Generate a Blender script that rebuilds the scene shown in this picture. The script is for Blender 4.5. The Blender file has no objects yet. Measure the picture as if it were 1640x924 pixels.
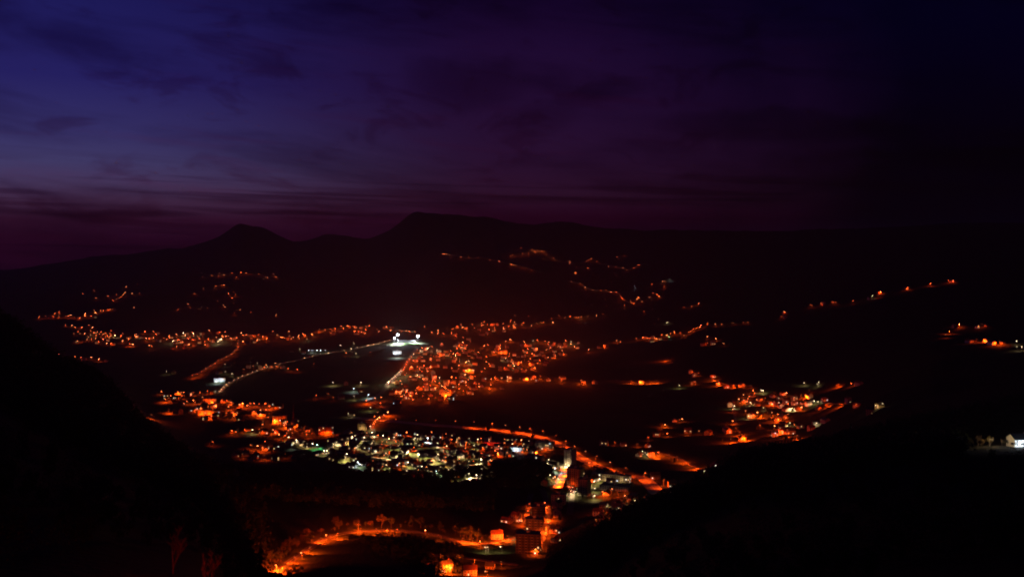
import bpy, math, random
import numpy as np
from mathutils import Vector, Matrix

random.seed(7); rng = np.random.default_rng(7)
sc = bpy.context.scene
COL = sc.collection
PI = math.pi

# ------------------------------------------------------------------ camera
CAM_Z, FPX, CX, CY, HOR = 330.0, 1600.0, 820.0, 462.0, 400.0
cam = bpy.data.cameras.new('camera'); cam_ob = bpy.data.objects.new('camera', cam); COL.objects.link(cam_ob)
cam.sensor_width = 36.0; cam.lens = 36.0 * FPX / 1640.0
cam.clip_start = 0.5; cam.clip_end = 60000
PITCH = math.atan((CY - HOR) / FPX)
cam_ob.location = (0, 0, CAM_Z); cam_ob.rotation_euler = (PI/2 - PITCH, 0, 0)
sc.camera = cam_ob

# ------------------------------------------------------------------ world: dusk sky
world = bpy.data.worlds.new('World'); sc.world = world; world.use_nodes = True
NT = world.node_tree; NT.nodes.clear()
def lin(c):
    return tuple(((v/255)/12.92 if v/255 <= .04045 else ((v/255+.055)/1.055)**2.4) for v in c)
def N(tree, t, **kw):
    n = tree.nodes.new(t)
    for k, v in kw.items(): setattr(n, k, v)
    return n
def L(tree, a, b): tree.links.new(a, b)
def M(tree, op, a, b=None, clamp=False):
    n = N(tree, 'ShaderNodeMath', operation=op); n.use_clamp = clamp
    for i, v in enumerate((a, b)):
        if v is None: continue
        if isinstance(v, (int, float)): n.inputs[i].default_value = v
        else: L(tree, v, n.inputs[i])
    return n.outputs[0]
def ramp(tree, fac, stops, interp='B_SPLINE'):
    n = N(tree, 'ShaderNodeValToRGB'); cr = n.color_ramp; cr.interpolation = interp
    cr.elements[0].position = stops[0][0]; cr.elements[0].color = (*stops[0][1], 1)
    cr.elements[1].position = stops[-1][0]; cr.elements[1].color = (*stops[-1][1], 1)
    for p, c in stops[1:-1]:
        e = cr.elements.new(p); e.color = (*c, 1)
    L(tree, fac, n.inputs[0]); return n.outputs[0]
def maprange(tree, v, a, b, c=0, d=1, smooth=True):
    n = N(tree, 'ShaderNodeMapRange'); n.interpolation_type = 'SMOOTHSTEP' if smooth else 'LINEAR'
    L(tree, v, n.inputs['Value'])
    for k, x in zip(('From Min', 'From Max', 'To Min', 'To Max'), (a, b, c, d)): n.inputs[k].default_value = x
    return n.outputs[0]
def mixc(tree, f, a, b, mode='MIX'):
    n = N(tree, 'ShaderNodeMix', data_type='RGBA', blend_type=mode)
    for s, v in ((0, f), (6, a), (7, b)):
        if isinstance(v, (int, float)): n.inputs[s].default_value = v
        elif isinstance(v, tuple): n.inputs[s].default_value = (*v, 1)
        else: L(tree, v, n.inputs[s])
    return n.outputs[2]

tc = N(NT, 'ShaderNodeTexCoord'); sep = N(NT, 'ShaderNodeSeparateXYZ'); L(NT, tc.outputs['Generated'], sep.inputs[0])
el = M(NT, 'MULTIPLY', M(NT, 'ARCSINE', sep.outputs[2]), 180/PI)
az = M(NT, 'MULTIPLY', M(NT, 'ARCTAN2', sep.outputs[0], sep.outputs[1]), 180/PI)
elf = maprange(NT, el, -2, 30, 0, 1, False)
P = lambda d: (d + 2) / 32
def sky_ramp(stops): return ramp(NT, elf, [(P(e), lin(c)) for e, c in stops], 'LINEAR')
SKY_L = sky_ramp([(-2,(34,4,26)),(0.3,(42,5,30)),(1.6,(54,20,46)),(2.6,(68,44,74)),(3.3,(72,56,92)),(4.6,(65,60,105)),(6.2,(53,49,103)),(9,(36,32,96)),(13,(28,26,88)),(18,(20,17,66)),(30,(12,10,44))])
SKY_M = sky_ramp([(-2,(22,0,12)),(0.5,(30,1,18)),(1.8,(35,2,24)),(3.0,(42,16,40)),(5.2,(38,15,47)),(8,(33,12,48)),(11,(29,10,48)),(14,(18,4,38)),(20,(12,3,34)),(30,(8,4,28))])
SKY_R = sky_ramp([(-2,(0,0,1)),(0.8,(0,0,2)),(3,(1,0,5)),(6,(2,0,10)),(9,(2,0,18)),(13,(2,1,24)),(20,(2,2,24)),(30,(2,2,22))])
base = mixc(NT, maprange(NT, az, -25, 0), SKY_L, SKY_M)
wz = N(NT, 'ShaderNodeTexNoise'); wz.inputs['Scale'].default_value = 6.0; wz.inputs['Detail'].default_value = 5; L(NT, tc.outputs['Generated'], wz.inputs['Vector'])
azw = M(NT, 'ADD', az, M(NT, 'MULTIPLY', M(NT, 'SUBTRACT', wz.outputs[0], .5), 15))
base = mixc(NT, maprange(NT, azw, 0, 22), base, SKY_R)
# streaked dusk clouds in direction space
def cloud(sx, sy, shear, seed, detail, lo, hi, rough=.55, dist=.3):
    cv = N(NT, 'ShaderNodeCombineXYZ')
    L(NT, M(NT, 'MULTIPLY', az, sx), cv.inputs[0])
    L(NT, M(NT, 'MULTIPLY', M(NT, 'ADD', el, M(NT, 'MULTIPLY', az, shear)), sy), cv.inputs[1])
    cv.inputs[2].default_value = seed
    nz = N(NT, 'ShaderNodeTexNoise'); nz.inputs['Scale'].default_value = 1; nz.inputs['Detail'].default_value = detail
    nz.inputs['Roughness'].default_value = rough; nz.inputs['Distortion'].default_value = dist
    L(NT, cv.outputs[0], nz.inputs['Vector']); return maprange(NT, nz.outputs[0], lo, hi)
c1 = cloud(.07, .34, .10, 3.7, 5, .44, .72)
c2 = cloud(.055, 1.25, .045, 11.2, 4, .53, .66)
c2 = M(NT, 'MULTIPLY', c2, maprange(NT, el, 6.5, 2.6))
c3 = cloud(.10, .85, .085, 23.1, 6, .54, .74)
base = mixc(NT, M(NT, 'MULTIPLY', c1, .82), base, mixc(NT, 1.0, base, (.42, .30, .42), 'MULTIPLY'))
base = mixc(NT, M(NT, 'MULTIPLY', c2, .52), base, mixc(NT, 1.0, base, (.42, .20, .34), 'MULTIPLY'))
base = mixc(NT, M(NT, 'MULTIPLY', c3, .45), base, mixc(NT, 1.0, base, (1.18, .62, .72), 'MULTIPLY'))
c4 = cloud(.20, .50, .07, 41.3, 6, .53, .68, .6, .6)
base = mixc(NT, M(NT, 'MULTIPLY', c4, .52), base, mixc(NT, 1.0, base, (.62, .30, .42), 'MULTIPLY'))
c5 = M(NT, 'MULTIPLY', cloud(.045, 1.9, .02, 7.9, 3, .55, .62, .5, .15), maprange(NT, el, 4.6, 3.0))
base = mixc(NT, M(NT, 'MULTIPLY', c5, .50), base, mixc(NT, 1.0, base, (.40, .22, .36), 'MULTIPLY'))
bz = N(NT, 'ShaderNodeTexNoise'); bz.inputs['Scale'].default_value = 14.0; bz.inputs['Detail'].default_value = 5; L(NT, tc.outputs['Generated'], bz.inputs['Vector'])
bn = M(NT, 'SUBTRACT', bz.outputs[0], .5)
for ba, be, ha, he, sl, am in ((-26.6,3.0,2.6,.17,-.02,.6),(-24,1.95,6.5,.24,-.02,.62),(-15.4,2.75,1.7,.13,-.04,.5),(-9.6,2.5,4.2,.22,-.015,.5),(-14,2.1,5,.16,-.03,.4),(-2.2,9.3,3.6,1.7,.12,.55),(1.6,7.6,2.6,1.2,.1,.4),(15,6.6,7,.9,-.02,.6),(5.5,9.0,2.2,.7,.0,.35)):
    q1 = M(NT, 'DIVIDE', M(NT, 'SUBTRACT', az, ba), ha)
    q2 = M(NT, 'DIVIDE', M(NT, 'SUBTRACT', M(NT, 'ADD', M(NT, 'SUBTRACT', el, M(NT, 'MULTIPLY', M(NT, 'SUBTRACT', az, ba), sl)), M(NT, 'MULTIPLY', bn, 2.2*he)), be), he)
    q = M(NT, 'ADD', M(NT, 'ADD', M(NT, 'MULTIPLY', q1, q1), M(NT, 'MULTIPLY', q2, q2)), M(NT, 'MULTIPLY', bn, 1.6))
    base = mixc(NT, M(NT, 'MULTIPLY', maprange(NT, q, 1.3, 0), am), base, mixc(NT, 1.0, base, (.40, .22, .36), 'MULTIPLY'))
skyn = N(NT, 'ShaderNodeTexSky', sky_type='NISHITA'); skyn.sun_disc = False
skyn.sun_elevation = math.radians(-5.0); skyn.sun_rotation = math.radians(-38)
bg1 = N(NT, 'ShaderNodeBackground'); bg1.inputs[1].default_value = 1.0; L(NT, base, bg1.inputs[0])
bg2 = N(NT, 'ShaderNodeBackground'); bg2.inputs[1].default_value = 0.003; L(NT, skyn.outputs[0], bg2.inputs[0])
ad = N(NT, 'ShaderNodeAddShader'); L(NT, bg1.outputs[0], ad.inputs[0]); L(NT, bg2.outputs[0], ad.inputs[1])
wo = N(NT, 'ShaderNodeOutputWorld'); L(NT, ad.outputs[0], wo.inputs[0])

# afterglow of the sun that has just set behind the left-hand hills
sl = bpy.data.lights.new('sun', 'SUN'); sl.energy = 0.002; sl.angle = math.radians(12); sl.color = (1, .55, .6)
so = bpy.data.objects.new('sun', sl); COL.objects.link(so); so.rotation_euler = (math.radians(86), 0, math.radians(-142))

# ------------------------------------------------------------------ render settings
vs = sc.view_settings; vs.view_transform = 'Standard'; vs.look = 'None'; vs.exposure = 0; vs.gamma = 1; vs.use_curve_mapping = False
cy = sc.cycles
cy.use_adaptive_sampling = False; cy.use_denoising = True; cy.use_light_tree = True
cy.max_bounces = 3; cy.diffuse_bounces = 1; cy.glossy_bounces = 1; cy.transmission_bounces = 1; cy.volume_bounces = 0
cy.sample_clamp_indirect = 0.15; cy.filter_width = 1.9; cy.caustics_reflective = False; cy.caustics_refractive = False

# ------------------------------------------------------------------ helpers
def tag(o, label=None, cat=None, group=None, kind=None):
    if label: o['label'] = label
    if cat: o['category'] = cat
    if group: o['group'] = group
    if kind: o['kind'] = kind
    return o
def mesh(name, v, f, mats, smooth=False, mi=None):
    me = bpy.data.meshes.new(name); me.from_pydata([tuple(map(float, p)) for p in v], [], [tuple(map(int, q)) for q in f])
    for m in (mats if isinstance(mats, (list, tuple)) else [mats]): me.materials.append(m)
    if mi is not None: me.polygons.foreach_set('material_index', mi)
    if smooth: me.polygons.foreach_set('use_smooth', [True]*len(me.polygons))
    me.update(); return me
def fast_mesh(name, v, f, mats, mi=None, smooth=False):       # numpy verts (n,3), faces (m,k)
    me = bpy.data.meshes.new(name); v = np.asarray(v, np.float32); f = np.asarray(f, np.int32); k = f.shape[1]
    me.vertices.add(len(v)); me.vertices.foreach_set('co', v.ravel())
    me.loops.add(f.size); me.loops.foreach_set('vertex_index', f.ravel())
    me.polygons.add(len(f)); me.polygons.foreach_set('loop_start', np.arange(0, f.size, k, dtype=np.int32))
    for m in (mats if isinstance(mats, (list, tuple)) else [mats]): me.materials.append(m)
    if mi is not None: me.polygons.foreach_set('material_index', np.asarray(mi, np.int32))
    me.polygons.foreach_set('use_smooth', np.full(len(f), smooth))
    me.update(calc_edges=True); return me
def ob(name, data, parent=None, loc=(0,0,0), rz=0.0, scale=None):
    o = bpy.data.objects.new(name, data); COL.objects.link(o); o.location = loc; o.rotation_euler = (0, 0, rz)
    if scale is not None: o.scale = scale if isinstance(scale, (tuple, list)) else (scale,)*3
    if parent is not None: o.parent = parent
    return o
class MB:
    def __init__(s): s.v = []; s.f = []
    def add(s, v, f):
        n = len(s.v); s.v += [tuple(p) for p in v]; s.f += [tuple(i+n for i in q) for q in f]; return s
    def box(s, x0, x1, y0, y1, z0, z1):
        return s.add([(x0,y0,z0),(x1,y0,z0),(x1,y1,z0),(x0,y1,z0),(x0,y0,z1),(x1,y0,z1),(x1,y1,z1),(x0,y1,z1)],
                     [(0,3,2,1),(4,5,6,7),(0,1,5,4),(1,2,6,5),(2,3,7,6),(3,0,4,7)])
    def tube(s, pts, rads, n=6):
        pts = [Vector(p) for p in pts]; b = len(s.v)
        for i, p in enumerate(pts):
            d = (pts[min(i+1, len(pts)-1)] - pts[max(i-1, 0)]).normalized()
            a = d.cross(Vector((0,1,0) if abs(d.y) < .9 else (1,0,0))).normalized(); c = d.cross(a)
            for k in range(n):
                t = 2*PI*k/n; q = p + (a*math.cos(t) + c*math.sin(t))*rads[i]; s.v.append(tuple(q))
        for i in range(len(pts)-1):
            for k in range(n):
                s.f.append((b+i*n+k, b+i*n+(k+1)%n, b+(i+1)*n+(k+1)%n, b+(i+1)*n+k))
        s.f.append(tuple(b+k for k in range(n))[::-1]); s.f.append(tuple(b+(len(pts)-1)*n+k for k in range(n)))
        return s
    def mesh(s, name, mat, smooth=False): return mesh(name, s.v, s.f, mat, smooth)
def ordinal(n):
    return f"{n}{'th' if 10 <= n % 100 <= 20 else {1:'st',2:'nd',3:'rd'}.get(n % 10, 'th')}"

# ------------------------------------------------------------------ materials
def mat(name, col, rough=.85, var=.25, scale=.6, col2=None, bump=0.0, coord='Object', metallic=0.0):
    m = bpy.data.materials.new(name); m.use_nodes = True; t = m.node_tree; b = t.nodes['Principled BSDF']
    b.inputs['Roughness'].default_value = rough; b.inputs['Metallic'].default_value = metallic
    b.inputs['Specular IOR Level'].default_value = .25
    tcn = N(t, 'ShaderNodeTexCoord'); nz = N(t, 'ShaderNodeTexNoise'); nz.inputs['Scale'].default_value = scale
    nz.inputs['Detail'].default_value = 5; L(t, tcn.outputs[coord], nz.inputs['Vector'])
    c2 = col2 or tuple(c*(1-var) for c in col)
    L(t, mixc(t, maprange(t, nz.outputs[0], .35, .65), col, c2), b.inputs['Base Color'])
    if bump:
        bp = N(t, 'ShaderNodeBump'); bp.inputs['Strength'].default_value = bump; L(t, nz.outputs[0], bp.inputs['Height']); L(t, bp.outputs[0], b.inputs['Normal'])
    return m
def emat(name, col, strength):
    m = bpy.data.materials.new(name); m.use_nodes = True; t = m.node_tree; t.nodes.clear()
    e = N(t, 'ShaderNodeEmission'); e.inputs[0].default_value = (*col, 1); e.inputs[1].default_value = strength
    o = N(t, 'ShaderNodeOutputMaterial'); L(t, e.outputs[0], o.inputs[0]); m.cycles.emission_sampling = 'NONE'; return m

def terrain_material():
    m = bpy.data.materials.new('valley_ground'); m.use_nodes = True; t = m.node_tree; b = t.nodes['Principled BSDF']
    b.inputs['Roughness'].default_value = .95; b.inputs['Specular IOR Level'].default_value = .1
    g = N(t, 'ShaderNodeNewGeometry')
    def noise(s, d=6):
        n = N(t, 'ShaderNodeTexNoise'); n.inputs['Scale'].default_value = s; n.inputs['Detail'].default_value = d
        L(t, g.outputs['Position'], n.inputs['Vector']); return n.outputs[0]
    vor = N(t, 'ShaderNodeTexVoronoi'); vor.inputs['Scale'].default_value = .011; L(t, g.outputs['Position'], vor.inputs['Vector'])
    sp = N(t, 'ShaderNodeSeparateXYZ'); L(t, vor.outputs['Color'], sp.inputs[0])
    fields = ramp(t, sp.outputs[0], [(0,(.030,.036,.014)),(.4,(.050,.046,.022)),(.7,(.040,.050,.018)),(1,(.066,.050,.030))], 'CONSTANT')
    wood = mixc(t, noise(.09), (.012,.016,.008), (.036,.032,.018))
    ps = N(t, 'ShaderNodeSeparateXYZ'); L(t, g.outputs['Position'], ps.inputs[0])
    c = mixc(t, maprange(t, ps.outputs[2], 12, 45), fields, wood)
    c = mixc(t, maprange(t, noise(.35, 4), .3, .7), c, mixc(t, 1.0, c, (.55,.55,.5), 'MULTIPLY'))
    L(t, c, b.inputs['Base Color'])
    bp = N(t, 'ShaderNodeBump'); bp.inputs['Strength'].default_value = .8; bp.inputs['Distance'].default_value = 1.5
    L(t, noise(.25, 8), bp.inputs['Height']); L(t, bp.outputs[0], b.inputs['Normal'])
    return m
MT = dict(
    ground=terrain_material(),
    asphalt=mat('asphalt', (.085,.08,.075), .8, .35, .15), paving=mat('paving', (.22,.21,.19), .8, .3, .2),
    line=mat('road_paint', (.6,.6,.58), .7), metal=mat('galvanised_steel', (.30,.30,.30), .5, .2, 2),
    dark=mat('dark_metal', (.03,.03,.03), .6),
    cream=mat('cream_render', (.52,.45,.33), .9, .2, .4), white=mat('white_render', (.62,.60,.56), .9, .18, .4),
    grey=mat('grey_render', (.34,.33,.32), .9, .2, .4), ochre=mat('ochre_render', (.48,.34,.17), .9, .2, .4),
    rose=mat('rose_render', (.50,.33,.28), .9, .2, .4), brick=mat('red_brick', (.28,.11,.07), .9, .35, .8),
    darkened=mat('darkened_render', (.105,.09,.08), .9, .3, .4), concrete=mat('concrete', (.33,.32,.30), .9, .3, .25),  # darkened wall colour keeps three blocks dim beside the bright street lamps
    tile=mat('clay_tile', (.19,.075,.045), .85, .4, 1.2), tile_dark=mat('dark_tile', (.075,.055,.05), .85, .4, 1.2), slate=mat('grey_roof', (.10,.10,.105), .8, .3, .8),
    wood=mat('door_wood', (.10,.055,.03), .6), glass=mat('dark_window', (.02,.022,.028), .15, .1),
    bark=mat('bark', (.10,.07,.05), .95, .45, 2.5), leaf=mat('evergreen_leaves', (.035,.050,.016), .8, .5, .7),
    leaf2=mat('olive_leaves', (.075,.062,.025), .8, .5, .7), leaf3=mat('russet_leaves', (.10,.058,.022), .8, .5, .7),
    car_dark=mat('dark_car_paint', (.04,.045,.055), .35), car_white=mat('white_car_paint', (.6,.6,.6), .35), car_silver=mat('silver_car_paint', (.35,.36,.38), .35), car_red=mat('red_car_paint', (.30,.03,.025), .35),
    rubber=mat('rubber', (.02,.02,.02), .9), pitch=mat('pitch_turf', (.10,.16,.05), .9, .25, .08), net=mat('canvas', (.5,.5,.5), .8),
    win_warm=emat('lit_window_warm', (1,.55,.22), 2.2), win_white=emat('lit_window_white', (1,.86,.66), 2.6), win_cool=emat('lit_window_cool', (.72,.86,1), 2.4),
    tail=emat('tail_light', (1,.03,.01), 5), headl=emat('headlight_glass', (1,.58,.30), 16),
)
# lamp kinds: light colour, glass colour
LK = {'o': ((1,.072,.0025), (1,.20,.045)), 'w': ((1,.68,.32), (1,.72,.40)), 'c': ((.74,.88,1), (.80,.92,1)), 'g': ((.10,1,.35), (.35,1,.6)), 'r': ((1,.03,.01), (1,.16,.08))}
GLASS = {}
HUE = ((1,.115,.018), (1,.165,.035), (1,.26,.08))
def glass(k, lev, hue=1):
    key = (k, lev, hue)
    if key not in GLASS: GLASS[key] = emat(f'lamp_glass_{len(GLASS)}', HUE[hue] if k == 'o' else LK[k][1], lev)
    return GLASS[key]

# ------------------------------------------------------------------ terrain
COLS = {   # photo column -> (forward distance m, height m)
 -500: [(0,322),(100,290),(300,268),(700,272),(1400,290),(2200,250),(3500,120),(5000,60),(7000,90),(9000,110)],
 0: [(0,322),(100,286),(250,256),(600,240),(1200,240),(1500,233),(2200,110),(2900,20),(3400,0),(4400,15),(5200,60),(7000,90),(9000,122)],
 80: [(0,322),(100,286),(250,254),(600,222),(1000,202),(1400,178),(2100,70),(2800,10),(3300,0),(4400,15),(5200,75),(7000,120),(9000,205)],
 160: [(0,322),(100,285),(250,252),(600,205),(1000,172),(1400,150),(2000,50),(2500,5),(3000,0),(4400,12),(5200,92),(7000,150),(9000,278)],
 230: [(0,322),(100,285),(250,250),(600,190),(1000,132),(1400,78),(1800,25),(2000,2),(4400,8),(5200,80),(7000,185),(9000,310)],
 300: [(0,322),(100,285),(250,249),(600,180),(1000,108),(1350,48),(1600,12),(1800,0),(4400,8),(5200,55),(6000,165),(7000,225),(9000,365)],
 340: [(0,322),(100,285),(250,246),(600,166),(1000,85),(1320,36),(1550,6),(1750,0),(4400,8),(5200,55),(6000,182),(7000,245),(9000,465)],
 385: [(0,322),(100,284),(250,241),(600,138),(880,58),(1000,44),(1320,26),(1500,3),(4500,10),(5200,55),(6000,190),(7000,255),(9000,560)],
 425: [(0,322),(100,283),(250,230),(600,118),(880,28),(960,17),(1060,15),(1105,16),(1150,28),(1330,25),(1480,2),(4500,10),(5200,55),(6000,185),(7000,250),(9000,530)],
 470: [(0,322),(100,282),(250,230),(600,120),(920,22),(1060,11),(1120,13),(1165,20),(1360,15),(1480,2),(4700,15),(6000,130),(7500,260),(9000,415)],
 520: [(0,322),(100,281),(250,225),(600,118),(920,26),(1050,9),(1150,11),(1195,20),(1370,14),(1490,2),(5000,30),(6500,180),(9000,450)],
 600: [(0,322),(100,280),(250,222),(600,112),(920,20),(1050,8),(1178,9),(1222,18),(1330,14),(1440,2),(5000,35),(6500,190),(8500,440),(10000,400)],
 660: [(0,322),(100,280),(250,222),(600,110),(920,18),(1050,8),(1180,9),(1222,17),(1330,12),(1430,2),(4800,35),(6000,200),(8000,625)],
 720: [(0,322),(100,280),(250,222),(600,108),(920,16),(1050,6),(1150,7),(1190,15),(1330,12),(1430,2),(4500,35),(5500,288),(6500,365),(8000,625)],
 800: [(0,322),(100,280),(250,222),(600,108),(920,14),(1050,4),(1250,6),(1390,16),(1500,2),(3800,0),(4500,40),(5200,170),(5600,262),(6500,332),(8000,590)],
 850: [(0,322),(100,280),(250,222),(600,110),(920,16),(1050,3),(1290,3),(1420,21),(1520,2),(3700,0),(4500,45),(5200,180),(5500,286),(6000,344),(8000,545)],
 878: [(0,322),(100,280),(250,222),(600,114),(880,34),(1050,3),(1320,2),(1420,13),(1500,1),(3650,0),(4500,55),(5200,190),(5550,270),(6100,344),(7800,555)],
 900: [(0,322),(100,280),(250,223),(600,122),(880,46),(1050,5),(1300,1),(3600,0),(4100,15),(4600,70),(5200,195),(5600,258),(6200,346),(7600,552)],
 1000: [(0,322),(100,282),(250,230),(600,150),(900,74),(1050,50),(1250,6),(1400,0),(2600,0),(3200,25),(3800,42),(4400,84),(4900,152),(5500,252),(6200,332),(7200,495)],
 1060: [(0,322),(100,283),(250,235),(600,165),(900,93),(1100,52),(1300,3),(1500,0),(2500,6),(3200,45),(3700,75),(4500,150),(5200,240),(6800,480)],
 1130: [(0,322),(100,284),(250,240),(600,178),(900,112),(1150,72),(1420,4),(1700,0),(2200,6),(2500,22),(3200,62),(3700,96),(4500,175),(5200,260),(6500,460)],
 1200: [(0,322),(100,285),(250,243),(600,190),(900,132),(1200,92),(1550,12),(1800,4),(2000,8),(2250,22),(2600,42),(3200,74),(4000,130),(5000,265),(6300,455)],
 1300: [(0,322),(100,286),(250,246),(600,198),(1000,128),(1450,46),(1750,12),(2000,16),(2300,38),(2700,66),(3300,125),(4000,190),(5000,320),(6000,455)],
 1400: [(0,322),(100,287),(250,250),(600,205),(900,150),(1500,80),(2000,62),(2600,92),(3400,182),(4000,250),(5200,430),(6000,470)],
 1500: [(0,322),(100,288),(250,254),(600,208),(900,155),(1500,110),(2000,106),(2600,122),(3300,198),(4000,290),(5000,452),(6000,480)],
 1640: [(0,322),(100,289),(250,258),(600,205),(760,180),(1100,158),(1700,130),(2400,122),(3000,192),(4000,322),(5000,472),(6000,490)],
 2140: [(0,322),(100,292),(250,270),(600,235),(1100,210),(1700,200),(2400,220),(3000,280),(4000,380),(5000,480),(6000,490)],
}
RMAX = 15000.0
NR = 420
R = np.exp(np.linspace(math.log(6.0), math.log(RMAX), NR))
AZ_V = np.radians(np.arange(-33, 33.0001, .11))
AZ = np.concatenate([np.radians(np.linspace(-180, -35, 40)), AZ_V, np.radians(np.linspace(35, 180, 40))])
def val_noise(x, y, seed):
    xi = np.floor(x); yi = np.floor(y); fx = x-xi; fy = y-yi; fx = fx*fx*(3-2*fx); fy = fy*fy*(3-2*fy)
    def h(a, b): v = np.sin(a*127.1 + b*311.7 + seed*74.7)*43758.5453; return v - np.floor(v)
    return (h(xi,yi)*(1-fx)+h(xi+1,yi)*fx)*(1-fy) + (h(xi,yi+1)*(1-fx)+h(xi+1,yi+1)*fx)*fy
def fbm(x, y, seed, o=5):
    s = 0; a = .5
    for k in range(o): s = s + a*(val_noise(x, y, seed+k)-.5); x = x*2.03; y = y*2.03; a *= .5
    return s
def build_height():
    px = np.array(sorted(COLS)); YG = R
    tab = np.array([np.interp(np.log(YG+60), np.log(np.array([k[0] for k in COLS[p]]+[14500])+60), [k[1] for k in COLS[p]]+[40]) for p in px])
    ker = np.exp(-.5*(np.arange(-6,7)/1.3)**2); ker /= ker.sum()
    tab = np.array([np.convolve(np.pad(r, 6, 'edge'), ker, 'valid') for r in tab])
    pxa = 820 + FPX*np.tan(np.clip(AZ, -math.radians(40), math.radians(40)))
    Z = np.zeros((len(AZ), NR))
    fine = np.arange(-500, 2141, 5.0); tf = np.array([np.interp(fine, px, tab[:, j]) for j in range(NR)]).T
    k2 = np.exp(-.5*(np.arange(-8,9)/1.8)**2); k2 /= k2.sum()
    tf = np.apply_along_axis(lambda c: np.convolve(np.pad(c, 8, 'edge'), k2, 'valid'), 0, tf)
    for i, (a, p) in enumerate(zip(AZ, pxa)):
        col = np.array([np.interp(p, fine, tf[:, j]) for j in range(NR)])
        yy = R*math.cos(max(-math.radians(40), min(math.radians(40), a)))
        Z[i] = np.interp(np.log(yy), np.log(YG), col)
    X = np.sin(AZ)[:,None]*R; Y = np.cos(AZ)[:,None]*R
    amp = np.clip((Z-6)/80, 0, 1)
    Z = Z + amp*(fbm(X/420, Y/420, 3)*22 + fbm(X/70, Y/70, 9, 3)*7)*np.clip(R/900, .05, 1.6) + np.clip((R-6500)/1500, 0, 1)*(fbm(X/700, Y/700, 5)*42 + fbm(X/190, Y/190, 8, 4)*34)
    Z = Z + fbm(X/160, Y/160, 13, 3)*1.6*np.clip(R/300, 0, 1)
    pxg = np.where(np.abs(AZ) < 1.2, 820 + FPX*np.tan(np.clip(AZ, -1.2, 1.2)), 1e5)[:,None]; far = np.clip((R-6900)/1300, 0, 1)*np.clip((11500-R)/2000, 0, 1)
    for p0, w, a in ((384,20,34),(350,22,-14),(418,12,10),(470,20,-10),(528,18,34),(555,12,16),(590,18,-16),(664,16,20),(700,30,10),(905,22,16),(860,20,-8),(150,16,12),(262,20,12),(205,22,-8),(1010,25,10)): Z = Z + a*np.exp(-((pxg-p0)/w)**2)*far
    return X, Y, Z
GX, GY, GZ = build_height()
LR = np.log(R)
def H(x, y):
    x = np.asarray(x, float); y = np.asarray(y, float)
    a = np.arctan2(x, y); r = np.clip(np.hypot(x, y), R[0], RMAX*.999)
    i = np.clip(np.searchsorted(AZ, a)-1, 0, len(AZ)-2); u = (a-AZ[i])/(AZ[i+1]-AZ[i])
    j = np.clip(np.searchsorted(R, r)-1, 0, NR-2); v = (r-R[j])/(R[j+1]-R[j])
    return (GZ[i,j]*(1-u)+GZ[i+1,j]*u)*(1-v) + (GZ[i,j+1]*(1-u)+GZ[i+1,j+1]*u)*v
def h1(x, y): return float(H(x, y))
def terrain():
    na = len(AZ)
    def band(name, j0, j1, label, ring):
        n = j1-j0+1
        v = np.stack([GX[:, j0:j1+1], GY[:, j0:j1+1], GZ[:, j0:j1+1]], -1).reshape(-1, 3)
        i, j = np.meshgrid(np.arange(na-1), np.arange(n-1), indexing='ij'); a = (i*n+j).ravel()
        f = np.stack([a, a+1, a+n+1, a+n], 1)[:, ::-1]
        o = ob(name, fast_mesh(name, v, f, MT['ground'], smooth=True)); tag(o, label, None, None, 'structure')
    s1 = int(np.searchsorted(R, 1000)); s2 = int(np.searchsorted(R, 6400))
    band('foreground_hillside', 0, s1, 'black unlit hillside falling away below the viewpoint', 0)
    band('valley_ground', s1, s2, 'dark valley floor and lower slopes carrying the lit towns', 0)
    band('mountain_range', s2, NR-1, 'black mountain ridge with a rounded peak under the dusk sky', 0)
terrain()

# photo pixel -> ground
CT, ST = math.cos(PITCH), math.sin(PITCH)
YS = np.exp(np.linspace(math.log(120), math.log(11500), 1700))
def hit(px, py, lift=0.0, ymin=0):
    a = (px-CX)/FPX; b = -(py-CY)/FPX
    d = np.array([a, CT + b*ST, b*CT - ST]); d /= d[1]
    ys = YS[YS > ymin] if ymin else YS
    g = CAM_Z + d[2]*ys - (H(d[0]*ys, ys) + lift)
    k = np.argmax(g < 0)
    if g[k] >= 0: return None
    y = ys[k] if k == 0 else ys[k-1] + (ys[k]-ys[k-1])*g[k-1]/(g[k-1]-g[k])
    return float(d[0]*y), float(y)
def project(x, y, z):
    dy = y*CT - (z-CAM_Z)*ST; dz = y*ST + (z-CAM_Z)*CT
    return CX + FPX*x/dy, CY - FPX*dz/dy
def pts(s): return [tuple(float(q) for q in p.split(',')) for p in s.split()]

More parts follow.
